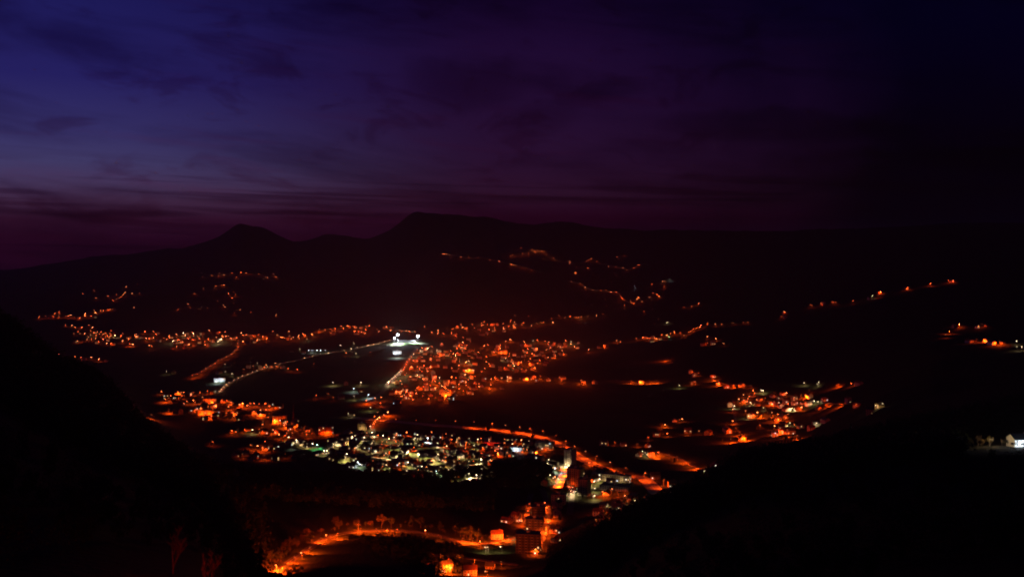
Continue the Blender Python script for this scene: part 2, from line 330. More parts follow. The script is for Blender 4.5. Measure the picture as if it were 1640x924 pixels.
# ------------------------------------------------------------------ roads
ROADPTS = []
def catmull(P, step):
    P = [np.array(p) for p in P]; P = [2*P[0]-P[1]] + P + [2*P[-1]-P[-2]]; out = []
    for i in range(1, len(P)-2):
        n = max(2, int(np.linalg.norm(P[i+1]-P[i])/step))
        for k in range(n):
            t = k/n; out.append(.5*((2*P[i])+(-P[i-1]+P[i+1])*t+(2*P[i-1]-5*P[i]+4*P[i+1]-P[i+2])*t*t+(-P[i-1]+3*P[i]-3*P[i+1]+P[i+2])*t**3))
    out.append(P[-2]); return out
def road(name, s, width, label, material='asphalt', ymin=0, lines=False):
    P = catmull([hit(px, py, 0, ymin) for px, py in pts(s)], 9.0)
    P = np.array(P); D = np.gradient(P, axis=0); D /= np.linalg.norm(D, axis=1)[:,None]+1e-9; Nn = np.stack([-D[:,1], D[:,0]], 1)
    zz = np.max([H(*(P+Nn*o).T) for o in (-width/2, 0, width/2)], axis=0)
    zz = np.convolve(np.pad(zz, 3, 'edge'), np.ones(7)/7, 'valid') + .45
    def ribbon(nm, o0, o1, dz, m, parent=None):
        a = np.c_[P+Nn*o0, zz+dz]; b = np.c_[P+Nn*o1, zz+dz]; n = len(P)
        v = np.concatenate([a, b]); i = np.arange(n-1); f = np.stack([i, i+1, n+i+1, n+i], 1)[:, ::-1]
        if dz < .01:   # skirts so the sheet is a slab
            a2 = a.copy(); b2 = b.copy(); a2[:,2] -= 1.2; b2[:,2] -= 1.2
            v = np.concatenate([v, a2, b2]); f = np.concatenate([f, np.stack([i, 2*n+i, 2*n+i+1, i+1], 1)[:, ::-1], np.stack([n+i, n+i+1, 3*n+i+1, 3*n+i], 1)[:, ::-1]])
        return ob(nm, fast_mesh(nm, v, f, MT[m]), parent)
    o = ribbon(name, -width/2, width/2, 0, material); tag(o, label, None, None, 'structure')
    if lines:
        for off in lines: ribbon('lane_line', off-.12, off+.12, .02, 'line', o)
    ROADPTS.append((P, width)); return P, Nn, zz
MT['concrete_road'] = mat('worn_concrete_road', (.20,.19,.17), .8, .3, .12)
MOTOR = road('motorway', '560,669 600,672 640,676 700,681 755,686 800,690 845,696 880,706 905,718 930,734 957,747 1000,762 1040,774 1085,789', 21, 'curving motorway lit orange by tall lamps past the town', 'concrete_road', lines=(-9,-.3,.3,9))
TRAIL = road('road', '353,628 361,619 380,607 415,593 445,584 500,571 560,560 632,544', 9, 'long straight road of moving headlights running to the stadium', lines=(-4.2,0,4.2), ymin=2000)
AVENUE = road('avenue', '669,556 660,568 652,580 645,592 635,602 622,614 610,630 588,642', 12, 'lamp-lined avenue climbing beside the dense orange town', ymin=1800)
road('road', '588,642 612,652 622,661 607,671 594,682 600,690', 8, 'short bright road with a chain of lamps above the white-lit town', ymin=1600)
LEFTRD = road('road', '384,545 381,555 370,567 350,577 330,590 305,603', 9, 'glowing orange road slanting down from the far town on the left', ymin=2000)
BOTTOM = road('road', '415,950 432,928 450,912 480,888 520,863 555,853 600,850 640,850 690,855 740,868 780,871 828,861', 9, 'orange lit bend of road at the bottom edge', lines=(0,), ymin=900)
road('street', '868,782 874,800 877,820 874,846 860,884', 8, 'narrow yellow-lit street right of the tall apartment block', ymin=1000)
road('street', '851,790 847,805 845,820 837,840', 7, 'narrow orange street left of the dark roofs', ymin=1000)
road('street', '880,738 898,745 905,756 899,768 893,784', 13, 'bright yellow paved square between the wooded knoll and a tall block', 'paving', ymin=1250)
road('street', '916,776 915,800 912,824', 8, 'dim olive street running toward the viewer below parked cars', ymin=1050)
WS = ['461,699 480,706 500,713 540,724 600,733', '540,696 566,703 610,712 655,719 690,730 728,746', '552,731 600,733 652,740 676,748 697,755 745,747 778,741', '585,697 640,706 690,714 740,722 790,730', '620,690 660,700 700,716 730,737', '735,775 752,771 775,764']
for s, l in zip(WS, ('white-lit street with a green lamp at the left of town', 'white-lit street through the middle of the town', 'white-lit street along the near edge of the town', 'pale street behind the white-lit houses', 'pale cross street dropping through the white-lit houses', 'small white car park beside the dark knoll')):
    road('street', s, 8 if 'park' not in l else 22, l, 'paving', ymin=1350)
for s, l, w, ym in (('1140,607 1156,614 1205,618', 'red-lit lane leading into the right-hand village', 7, 0), ('985,609 1020,611 1060,611', 'short red-lit lane in the dark fields', 7, 1800),
        ('1318,646 1340,647 1366,648', 'red-lit lane at the right end of the village', 7, 0), ('1046,722 1072,729 1095,738 1128,755', 'orange lane with walls on the right river bank', 8, 1300),
        ('1174,640 1176,660 1179,688', 'steep red street on the left of the right-hand village', 6, 1500), ('706,407 740,412 770,412 800,418 855,433', 'hillside lane with lamps under the long ridge', 7, 0),
        ('908,449 930,455 950,464 988,468 998,478 1012,487', 'winding lamp-dotted lane on the central slope', 7, 0), ('875,411 915,422 960,421 1005,431 1024,425', 'upper hillside lane on the right of the ridge', 7, 0),
        ('80,565 120,571 160,577', 'lit lane on the edge of the black left-hand slope', 7, 0), ('800,606 865,603 900,606 945,610', 'orange lane along the lower edge of the dense town', 8, 1800),
        ('42,499 68,500', 'thin pinkish lane at the far left', 8, 0), ('690,888 740,893 800,901 830,905', 'red-lit lane at the bottom below the apartment block', 6, 900)):
    road('road', s, w, l, ymin=ym)
def road_clear(x, y, extra=7):
    for P_, w in ROADPTS:
        if np.min(np.hypot(P_[:,0]-x, P_[:,1]-y)) < w/2+extra: return False
    return True

# ------------------------------------------------------------------ street lamps
LAMPS = []    # (x, y, h, kind, power, glass level, district)
def hash_u(a, b): v = math.sin(a*12.9898+b*78.233)*43758.5453; return v-math.floor(v)
def lamp_px(px, py, district, kind='o', power=1.0, level=1.0, h=8.0, ymin=0):
    p = hit(px, py, h, ymin)
    if p: LAMPS.append((p[0], p[1], h, kind, power, level, district))
def lamps(district, s, power=1.0, level=1.0, h=8.0, ymin=0):
    for tok in s.split():
        k = 'o'; pw = power; lv = level; t = tok
        while t[-1].isalpha():
            c = t[-1]; t = t[:-1]
            if c in 'owcgr': k = c
            elif c == 'd': pw *= .3; lv *= .4
            elif c == 'b': pw *= 2.5; lv *= 1.8
            elif c == 'y': pw *= 6.5; lv *= 1.2
            elif c == 'x': lv *= .06         # lamp turned away: lit ground, little glare
        a, b = t.split(','); lamp_px(float(a), float(b), district, k, pw, lv, h, ymin)
def lamps_poly(district, poly, n, power=1.0, level=1.0, h=8.0, ymin=0, kinds='o', dist=9):
    P_ = pts(poly); xs = [p[0] for p in P_]; ys = [p[1] for p in P_]; out = []; tries = 0
    def inside(x, y):
        c = False; j = len(P_)-1
        for i in range(len(P_)):
            if (P_[i][1] > y) != (P_[j][1] > y) and x < (P_[j][0]-P_[i][0])*(y-P_[i][1])/(P_[j][1]-P_[i][1])+P_[i][0]: c = not c
            j = i
        return c
    while len(out) < n and tries < n*60:
        tries += 1; x = random.uniform(min(xs), max(xs)); y = random.uniform(min(ys), max(ys))
        if inside(x, y) and all(math.hypot(x-a, (y-b)*1.8) > dist for a, b in out):
            out.append((x, y)); s = math.exp(random.gauss(0, .7))
            lamp_px(x, y, district, random.choice(kinds), power*s, level*min(2.2, s), h, ymin)
D_FAR, D_FIELD, D_LHILL, D_CHILL, D_DENSE, D_WHITE, D_LEFT, D_MOTOR, D_NEAR, D_BOT, D_RV, D_RH, D_LANE, D_RIV = (
 'far valley town', 'fields beside the stadium', 'far left hillside', 'central ridge hillside', 'dense orange town',
 'white-lit town', 'orange left suburb', 'curving motorway', 'apartment block streets', 'bottom road bend',
 'red right-hand village', 'far right slope', 'lanes beyond the river', 'right river bank')
lamps(D_LHILL, '351,437 351,441 359,441 339,441d 372,437 386,437 395,437 402,437 378,442 324,444d 415,439 429,444 438,440 442,444 354,456 359,456 346,459d 342,462d 326,462d 367,470 372,477 377,472 311,470 301,487 305,493d 357,489 360,492 349,482d 385,496d 376,502 402,499d 284,495 215,492d 320,494d 332,494d 443,504 202,459 220,455d 223,470 211,470 201,469 197,473 193,475 187,472 174,474 154,478 181,481 187,479 134,470d 150,465d', .8, .62)
lamps(D_FAR, '95,499 87,501 72,507 62,508 86,507 95,507 105,506 109,506 114,505 118,507 127,509 136,502 137,506 145,506 151,497 154,501 161,497 166,497 172,495 182,494 178,495d 105,520 115,521 121,524 132,524 143,520 149,524 144,530 156,531 162,531 170,534 173,538 178,529 140,542 148,543 153,537 159,547 194,538 217,538b 232,531b 246,531 234,541 240,542b 271,540 286,545 291,548 282,535 297,537 306,532 310,533 309,544 325,539d 336,529 346,540 352,532 360,532 357,538 362,539 370,542 386,533 388,537 405,537 329,552 301,552 282,555 209,551y 240,553d 125,546 170,549 178,549 437,531 421,539 450,540 456,541 462,531d 486,535b 499,535b 479,542 478,538 413,545 470,540d 546,522 557,522 569,524 586,523 592,522 586,528 582,532 585,533 621,523 625,523d 570,530 575,531 644,530 650,530 656,530 679,523 702,530 702,534 711,534 692,532 740,524 731,538 741,540 775,515 770,518 806,519 806,526 814,523 780,535 738,520d 664,531d 640,529d', 1.1, .75)
lamps_poly(D_FAR, '108,528 200,533 300,533 420,535 500,533 500,544 400,548 320,552 230,556 130,546', 62, .9, .5, kinds='ooooow', dist=5)
lamps_poly(D_FAR, '500,524 620,521 640,530 520,534', 16, .8, .45, dist=5)
lamps_poly(D_FAR, '690,530 760,518 830,512 830,524 720,536', 20, .8, .5, dist=6)
lamps(D_LANE, '82,565d 95,567 120,571 130,572d 145,572 157,575b', 1.0, .7)
lamps('glowing orange road left of the fields', '382,550 381,556 376,562 370,567 363,571 356,575 350,577 343,582 336,586 330,590 322,595 315,599 309,601', 2.2, .22)
lamps(D_FIELD, '266,595wd 349,606cb 347,609cbx 494,561c 500,561c 507,561c 513,561c 522,561c 563,558w 571,566w 554,565 594,564d 427,584 442,581b 443,586 435,587 424,588 462,590 476,591 502,582d 360,583wd 372,598wd 360,595wd 534,612wb 634,569cyx 638,569cyx 636,562cb 566,622cb 589,632cb 567,634w 506,633 534,636d 578,612w 594,652w 557,662wd 525,630d 412,581wd 405,586d 390,591d 480,559wd 545,553wd 567,549wd', .8, .5)
lamps(D_CHILL, '710,407 714,407 722,409d 738,412 752,412d 766,412d 785,416d 799,418 817,410d 817,423 834,397 839,405 837,407 852,399 860,401 857,404 867,402 872,402 870,404 822,409 846,407d 820,424 826,424 835,427 843,429d 851,432 884,413 887,415d 913,421d 925,426d 942,417 947,414 956,419d 941,429 922,437 974,426d 986,427d 997,429d 1004,432d 1022,425 1015,429d 1000,408 988,412d 916,451d 929,454 937,460 950,464d 962,465d 970,465 979,467 988,468 994,474 996,476 997,478 1009,481 1012,485 1016,486 1001,489 1019,478 1022,477 1028,483 1040,476d 1046,469 1052,472 1056,474 1045,455d 1061,451 1065,450d 1064,459 1074,447c 1017,460cd 1031,498d', .85, .62)
lamps(D_DENSE, '824,505d 847,506d 897,505 913,507 922,508 927,508 931,508 955,506 966,503d 886,516 870,516 860,518 866,517 824,516 839,516 837,520 822,521 850,522 884,510d 905,508d 942,507d', .9, .65)
lamps(D_DENSE, '782,552 740,552b 745,558 700,566 689,574 689,587b 684,594 727,566 735,585 747,580y 751,592y 780,571 766,564 792,564y 807,561y 813,585 776,590 840,547b 842,552 846,559b 844,565 872,546b 877,551 879,548 882,557 897,555 914,551b 920,555 906,545 860,558 835,580b 849,582b 857,589 890,570 877,572 903,567 821,582 714,633y 719,628y 785,616y 783,622 745,612 735,615 697,610y 676,607 673,603 693,609 711,620y 730,605 668,621 652,627 642,640d 942,560 966,553', 1.5, .8, ymin=1900)
lamps_poly(D_DENSE, '672,552 740,546 850,542 925,548 905,566 850,590 800,608 740,632 690,640 640,640 630,622 650,590', 135, .85, .42, ymin=1900, kinds='ooooooooow', dist=6)
lamps(D_DENSE, '805,605 818,605b 832,606d 846,605b 857,603 866,602b 878,606d 895,604 899,608 930,609b 936,611', 2.2, .18, ymin=1900)
lamps('lamp-lined avenue', '668,560 662,567w 659,571 656,575 653,579 651,583 648,588 646,592', 2.0, .35, ymin=2000)
lamps('lamp-lined avenue', '650,597wbx 640,600wbx 634,604wbx 628,609wbx 622,612wb', .7, .9, ymin=2000)
lamps(D_LEFT, '260,627 284,628b 294,628 266,639y 272,637x 309,641b 331,626 320,628d 337,641y 330,657y 323,656x 384,648y 400,646 408,646b 424,646 431,650y 373,661 364,661d 407,659b 417,662y 241,664yx 229,670 271,656yx 440,672y 447,671yx 455,681y 476,680y 470,684x 522,690yx 370,689 403,688w 379,691d 392,686x 455,697 402,712 412,714 420,717b 422,729x 425,707 342,707d 390,727dx 457,727dx 439,689x 447,695 486,686x 500,686x', 1.5, .6, h=7, ymin=1450)
lamps_poly(D_LEFT, '255,630 300,626 340,636 430,648 440,664 400,668 330,668 290,645', 30, 1.0, .3, h=7, ymin=1600, dist=7)
lamps_poly(D_LEFT, '430,664 470,676 520,688 510,698 440,694 400,690', 16, 1.1, .3, h=7, ymin=1500, dist=7)
lamps('short chain of lamps above the white-lit town', '620,660y 614,664 609,668 605,671 601,674 597,678 594,682w 588,641y 601,637 610,636 600,667 610,645', 1.4, .7, ymin=1500)
lamps(D_WHITE, '461,700wb 474,704w 484,707wx 492,710wx 501,710w 507,712gb 469,712cd 519,721w 522,721w 533,711w 539,708w 556,727wb 552,731wyx 574,740cb 574,743c 564,699wb 560,703wyx 582,700wb 586,701wyx 595,692wb 667,696w 685,701cb 717,714w 656,719wyx 667,721wyx 682,727wyx 696,733wyx 711,732wx 770,735wb 769,741wbx 652,740wb 697,754cy 690,752wyx 677,748wyx 726,744wyx 735,743wx 752,771wyx 745,772wx 757,727wx 669,752r 675,761rx 785,737 640,712wx 625,712wx 610,715wx 605,725wx 617,727wx 597,708wx 575,711wx 600,700w 615,697w 630,700w 645,703wx 663,704w 700,709w 725,722wx 740,727wx 712,742wx 700,727w 622,702w 635,697 650,692 690,692 640,726wbx 622,727wbx', 1.5, .62, ymin=1380)
lamps_poly(D_WHITE, '560,692 640,694 720,704 790,724 770,740 690,738 600,728 540,716', 70, .55, .15, h=6, ymin=1400, kinds='wwoo', dist=7)
lamps_poly(D_WHITE, '560,730 620,736 680,746 740,748 790,738 800,752 760,768 700,764 650,756 600,748', 34, .6, .22, h=6, ymin=1380, kinds='wwo', dist=6)
lamps_poly(D_WHITE, '700,694 760,696 830,706 850,722 800,728 740,712', 26, .9, .28, h=7, ymin=1400, kinds='ooow', dist=7)
for i, (x, yb) in enumerate(((604,660),(635,671),(666,673),(697,673),(728,674),(759,675),(789,677),(809,681),(832,683),(850,686),(871,690),(889,697),(905,706),(921,714),(938,722),(954,730),(979,740),(1004,749),(1032,757),(1063,767))):
    lamp_px(x, yb, D_MOTOR, 'o', 6.0 if 740 < x < 1070 else .12, .2, 12.0, 1300)
lamps(D_NEAR, '888,749cb 903,747oy 899,768oy 896,775oyx 902,757oyx 835,705b 824,716cyx 875,716obx 860,722yx 845,720 880,736wb 866,735w 875,742w 905,743wb 912,745w 880,760w 884,765w 898,762w 890,763 928,772w 945,772w 916,785wbx 913,790wx 959,766w 953,771w 951,782w 951,793w 975,812oy 985,822b 993,813w 1015,801w 985,803w 967,787b 999,793 956,831d 945,741 972,790x 990,788x 1005,797x 1020,797w 940,765yx 983,757x 970,757wx 1010,765x 847,818b 846,806 838,834b 842,828 873,804b 874,812 877,826yx 876,835 875,844yx 872,852b 863,870b 860,879b 866,862 837,858w 863,818c 1000,783x 980,783', 1.2, .5, h=6, ymin=1020)
lamps(D_BOT, '574,839b 577,846yx 634,847 620,846yx 605,846yx 681,848 523,857b 516,861yx 540,853yx 494,876yx 484,884b 472,892yx 461,900yx 452,908yx 443,905y 440,917yx 700,856x 740,862yx 757,862yx 770,866b 800,861yx 815,858yx 778,875wd 782,875wd 804,875wd 722,908oy 714,909yx 780,914oy 803,898x 760,895x 735,890x 706,888x', 1.3, .5, h=7, ymin=950)
lamps(D_RV, '1207,625b 1210,629 1220,625w 1223,625w 1190,632 1201,635 1182,639 1176,650w 1173,655 1175,674b 1180,684x 1184,692yx 1170,703yx 1195,700yx 1260,629 1263,647 1285,652b 1289,633y 1289,613w 1310,612wd 1310,615wd 1214,660y 1219,664yx 1202,644w 1235,644yx 1240,648x 1247,671y 1260,669b 1266,677w 1239,682 1247,690yx 1262,694yx 1275,697yx 1342,615yx 1364,614 1305,642w 1311,643w 1325,646yx 1345,646yx 1370,647d 1412,650wd 1404,649wd 1309,677wd 1204,617x 1190,616x 1152,613y 1144,605yx 1175,616yx 1240,628x 1225,637x 1295,625x', 1.15, .62, h=7, ymin=1500)
lamps_poly(D_RV, '1185,628 1290,628 1300,660 1270,695 1230,690 1185,660', 22, .7, .3, h=7, ymin=1500, kinds='ooow', dist=8)
lamps(D_LANE, '1069,516w 1122,521b 1111,527b 1134,539 1147,542b 1145,519 1132,518 1155,519d 1175,517d 1197,516d 1190,516d 1102,532 1096,537 1080,532 1060,536 1071,540gd 1052,542 1029,540b 1040,542 1020,542 987,545b 995,547d 1160,550d 1132,549d 1119,486 1107,491d 1095,491d 1115,525 1120,524 1106,530 1090,533 1075,534 1067,537 1047,541 1036,541', 1.4, .55)
lamps(D_LANE, '1067,574yx 1070,577x 1112,593x 1119,597x 1010,609yx 1025,610yx 1040,609yx 1052,609yx 1089,617w 1114,611 1105,612x 1142,600x', 1.3, .4, ymin=1900)
lamps(D_RIV, '1064,680y 1070,694 1061,688x 1092,671 1087,672d 1100,692x 1030,722wd 1034,725wd 1037,728wd 1056,724y 1054,728yx 1072,728x 1085,731x 1095,736yx 1103,741x 1112,746yx 1129,754w 1061,778x 1032,757d 1020,710x 1040,700d 985,708d 1118,690d', 1.1, .5, h=6, ymin=1250)
lamps(D_RH, '1410,467b 1406,473x 1398,474wd 1454,460b 1490,454b 1519,449 1526,449 1333,484d 1339,484d 1366,482d 1252,507d 1257,499d 1297,488d 1536,519b 1520,530yx 1514,536x 1572,519x 1566,522d 1574,543yx 1564,543x 1601,546yx 1627,546wd 1630,555wd 1637,555wd 1300,489d 1315,486d', 1.3, .62)

POWER = 9500.0
GLASS_L = 36.0
def quant(v):
    return 0.6 * 1.6**max(0, round(math.log(max(v, .6)/.6)/math.log(1.6)))
POLE = {}
def lamp_meshes(h):
    if h not in POLE:
        p = MB().tube([(0,0,-.6),(0,0,h*.55),(0,0,h+.05)], [.13,.10,.07], 6).mesh('pole', MT['metal'])
        a = MB().tube([(0,0,h),(.5,0,h+.28),(1.5,0,h+.34)], [.06,.05,.05], 5).mesh('arm', MT['metal'])
        hb = MB().add([(1.2,-.16,h+.30),(2.2,-.22,h+.30),(2.2,.22,h+.30),(1.2,.16,h+.30),(1.3,-.1,h+.46),(2.05,-.15,h+.46),(2.05,.15,h+.46),(1.3,.1,h+.46)], [(0,3,2,1),(4,5,6,7),(0,1,5,4),(1,2,6,5),(2,3,7,6),(3,0,4,7)]).mesh('lamp_head', MT['dark'])
        POLE[h] = (p, a, hb)
    return POLE[h]
BOWL = {}
def bowl_geo(h):
    v = [(1.7,0,h-.32)]; f = []
    for r, z in ((.42,h-.16),(.60,h+.04),(.54,h+.285)):
        for k in range(8): v.append((1.7+r*1.25*math.cos(k*PI/4), r*math.sin(k*PI/4), z))
    for k in range(8):
        k2 = (k+1) % 8; f.append((0, 1+k2, 1+k))
        for q in (0, 1): f.append((1+q*8+k, 1+q*8+k2, 9+q*8+k2, 9+q*8+k))
    f.append(tuple(17+k for k in range(8))); return v, f
def bowl(h, m):
    if (h, m.name) not in BOWL: v, f = bowl_geo(h); BOWL[(h, m.name)] = mesh('lamp_glass', v, f, m, True)
    return BOWL[(h, m.name)]
LIGHTS = {}
def lamp_light(k, power, open_=False, cone=166):
    p = 1.35**round(math.log(power)/math.log(1.35)); key = (k, round(p, 1), open_, cone)
    if key not in LIGHTS:
        l = bpy.data.lights.new('lamp_light', 'POINT' if open_ else 'SPOT'); l.energy = p
        if not open_: l.spot_size = math.radians(cone); l.spot_blend = .35
        l.color = LK[k][0]; l.shadow_soft_size = .3; LIGHTS[key] = l
    return LIGHTS[key]
WORD = {'o': 'orange', 'w': 'white', 'c': 'bluish white', 'g': 'green', 'r': 'red'}
OPEN = {D_DENSE, 'lamp-lined avenue'}
TILT = {D_BOT: 44, D_RV: 22, D_LANE: 22, D_RIV: 22}       # lights tilted away from the viewer to keep near ground dark       # OPEN lamps also shine upward, to make the haze glow
def build_lamps():
    order = sorted(range(len(LAMPS)), key=lambda i: LAMPS[i][1]); near = set(order[:290])
    groups = {}
    for i in near: groups.setdefault((LAMPS[i][6], LAMPS[i][3]), []).append(i)
    rank = {}
    for key, idx in groups.items():
        idx.sort(key=lambda i: project(LAMPS[i][0], LAMPS[i][1], h1(LAMPS[i][0], LAMPS[i][1])+LAMPS[i][2])[0])
        for n, i in enumerate(idx): rank[i] = (n+1, len(idx))
    SV, SF, SM, mats_, n0 = [], [], [], [MT['metal'], MT['dark']], 0
    far_lights = []
    for i, (x, y, h, k, pw, lv, d) in enumerate(LAMPS):
        z = h1(x, y); rz = hash_u(x, y)*2*PI
        u_ = hash_u(x*1.7, y*.9); lv *= math.exp((u_-.5)*1.5); g = glass(k, quant(GLASS_L*lv*(max(y, 900)/2600)**1.15), int(hash_u(y, x)*2.99) if k == 'o' else 1); ld = lamp_light(k, POWER*pw*(.78 if d == D_WHITE else 1.0 if d == D_BOT else 1.15 if d == D_RV else 1), d in OPEN or (d == D_FAR and 230 < 820+FPX*x/y < 900), 142 if d == D_MOTOR else 128 if d == D_WHITE else 166)
        lx, ly = x+1.7*math.cos(rz), y+1.7*math.sin(rz)
        if i in near:
            n, tot = rank[i]; o = ob('street_lamp', None, None, (x, y, z), rz)
            w = WORD[k]; lab = f'{ordinal(n)} {w} street lamp from left in the {d}' if tot > 1 else f'only {w} street lamp in the {d}'
            tag(o, lab, 'street lamp', f'{w} street lamps of the {d}')
            p, a, hb = lamp_meshes(h); ob('pole', p, o); ob('arm', a, o); hd = ob('lamp_head', hb, o); ob('lamp_glass', bowl(h, g), hd)
            q_ = ob('lamp_light', ld, o, (1.7, 0, h-.75)); tl_ = math.radians(TILT.get(d, 0)); q_.rotation_euler = (Matrix.Rotation(-rz, 3, 'Z') @ Matrix.Rotation(tl_, 3, 'X')).to_euler()
        else:
            c, s = math.cos(rz), math.sin(rz)
            if g not in mats_: mats_.append(g)
            gi = mats_.index(g)
            for me, mi in ((lamp_meshes(h)[0], 0), (lamp_meshes(h)[1], 0), (lamp_meshes(h)[2], 1), (bowl(h, g), gi)):
                b = len(SV); SV += [(x+q.co.x*c-q.co.y*s, y+q.co.x*s+q.co.y*c, z+q.co.z) for q in me.vertices]
                for pl in me.polygons: SF.append([b+t for t in pl.vertices]); SM.append(mi)
            far_lights.append((ld, (lx, ly, z+h-.75), math.radians(TILT.get(d, 0))))
    o = ob('distant_street_lamps', mesh('distant_street_lamps', SV, SF, mats_, False, SM))
    tag(o, 'countless tiny orange street lamps of the far towns and hillsides', 'street lamps', None, 'stuff')
    for ld, p, tl_ in far_lights: ob('lamp_light', ld, o, p).rotation_euler = (tl_, 0, 0)
    print('lamps', len(LAMPS))
build_lamps()

# ------------------------------------------------------------------ houses
WINDOW = {}
def win_mesh(w, h, m):
    k = (w, h, m)
    if k not in WINDOW: WINDOW[k] = MB().box(-w/2, w/2, -.06, .05, -h/2, h/2).mesh('window', MT[m])
    return WINDOW[k]
HOUSE = {}
def house_meshes(var, wall, roof):
    key = (var, wall, roof)
    if key in HOUSE: return HOUSE[key]
    w, d, e, r = ((11,9,5.6,3.0),(9,8,3.4,2.6),(13,10,6.2,3.2),(10,9,8.2,2.6),(15,11,5.4,3.4),(12,8,3.2,2.8))[var]
    a, b = w/2, d/2
    wl = MB().add([(-a,-b,-2),(a,-b,-2),(a,b,-2),(-a,b,-2),(-a,-b,e),(a,-b,e),(a,b,e),(-a,b,e),(-a,0,e+r-.12),(a,0,e+r-.12)],
        [(0,1,5,4),(2,3,7,6),(1,2,6,9,5),(3,0,4,8,7),(0,3,2,1),(4,5,9,8),(6,7,8,9)]).mesh('wall', MT[wall])
    rf = MB(); o = .55; t = .26; s = r/b
    for sg in (-1, 1):
        ye, ze = sg*(b+o), e-o*s
        rf.add([(-a-o,ye,ze),(a+o,ye,ze),(a+o,0,e+r),(-a-o,0,e+r),(-a-o,ye,ze+t),(a+o,ye,ze+t),(a+o,0,e+r+t),(-a-o,0,e+r+t)],
               [(0,1,2,3),(7,6,5,4),(0,4,5,1),(1,5,6,2),(3,7,4,0)])
    rm = rf.mesh('roof', MT[roof])
    ch = MB().box(a*.4, a*.4+.8, .6, 1.4, e+r*.4, e+r+1.0).box(a*.4-.1, a*.4+.9, .5, 1.5, e+r+1.0, e+r+1.18).mesh('chimney', MT['brick'])
    dr = MB().box(-.5, .5, -b-.07, -b+.04, -.1, 2.1).mesh('door', MT['wood'])
    HOUSE[key] = (wl, rm, ch, dr, w, d, e, r); return HOUSE[key]
WALLN = {'cream':'cream', 'white':'white', 'grey':'grey', 'ochre':'ochre', 'rose':'rose'}
ROOFN = {'tile':'clay tiled', 'tile_dark':'dark tiled', 'slate':'grey'}
HOUSES = []     # x, y, rz, var, wall, roof, district
def try_house(x, y, rz, d, gap=13.0, big=None, lamp_gap=5.0):
    if any(abs(x-q[0]) < gap+5 and abs(y-q[1]) < gap+5 and math.hypot(x-q[0], y-q[1]) < gap for q in HOUSES): return False
    if not road_clear(x, y, 6.0): return False
    for L_ in LAMPS:
        dx, dy = x-L_[0], y-L_[1]
        if math.hypot(dx, dy) < lamp_gap+2: return False
        if abs(dx) < 7 and -34 < dy < 0: return False      # would hide that lamp
    var = big if big is not None else random.choice((0,0,1,2,3,4,5))
    HOUSES.append((x, y, rz, var, random.choice(list(WALLN)), random.choice(('tile','tile','tile_dark','slate')), d)); return True
def near_lamps(district, n, rmin, rmax, ymin=0, ymax=1e9, base=0.0, gap=13.0):
    src = [l for l in LAMPS if l[6] == district and ymin < l[1] < ymax]; k = 0; tries = 0
    while k < n and tries < n*30 and src:
        tries += 1; l = random.choice(src); t = random.uniform(-.25*PI, 1.25*PI); r = random.uniform(rmin, rmax)
        rz = base + random.gauss(0, .25) + (PI/2 if random.random() < .4 else 0)
        if try_house(l[0]+r*math.cos(t), l[1]+r*math.sin(t), rz, district, gap): k += 1
near_lamps(D_NEAR, 34, 9, 24, 1020, 1500, -.45, 14)
near_lamps(D_BOT, 9, 11, 22, 950, 1120, .1, 14)
near_lamps(D_WHITE, 92, 8, 26, 1400, 2000, -.2, 13.5)
near_lamps(D_LEFT, 58, 8, 24, 1450, 2300, .15, 13.5)
near_lamps(D_RV, 44, 8, 24, 1500, 2600, .3, 13.5)
near_lamps(D_RIV, 12, 8, 22, 1250, 2000, -.3, 14)
near_lamps(D_DENSE, 150, 8, 30, 1900, 3500, .1, 14)
near_lamps(D_FIELD, 12, 12, 30, 1800, 3200, .1, 16)
near_lamps(D_LANE, 16, 9, 24, 1900, 3300, .2, 15)
near_lamps(D_RH, 14, 9, 22, 2000, 4200, .4, 15)
near_lamps(D_FAR, 90, 9, 35, 3000, 4800, 0, 16)
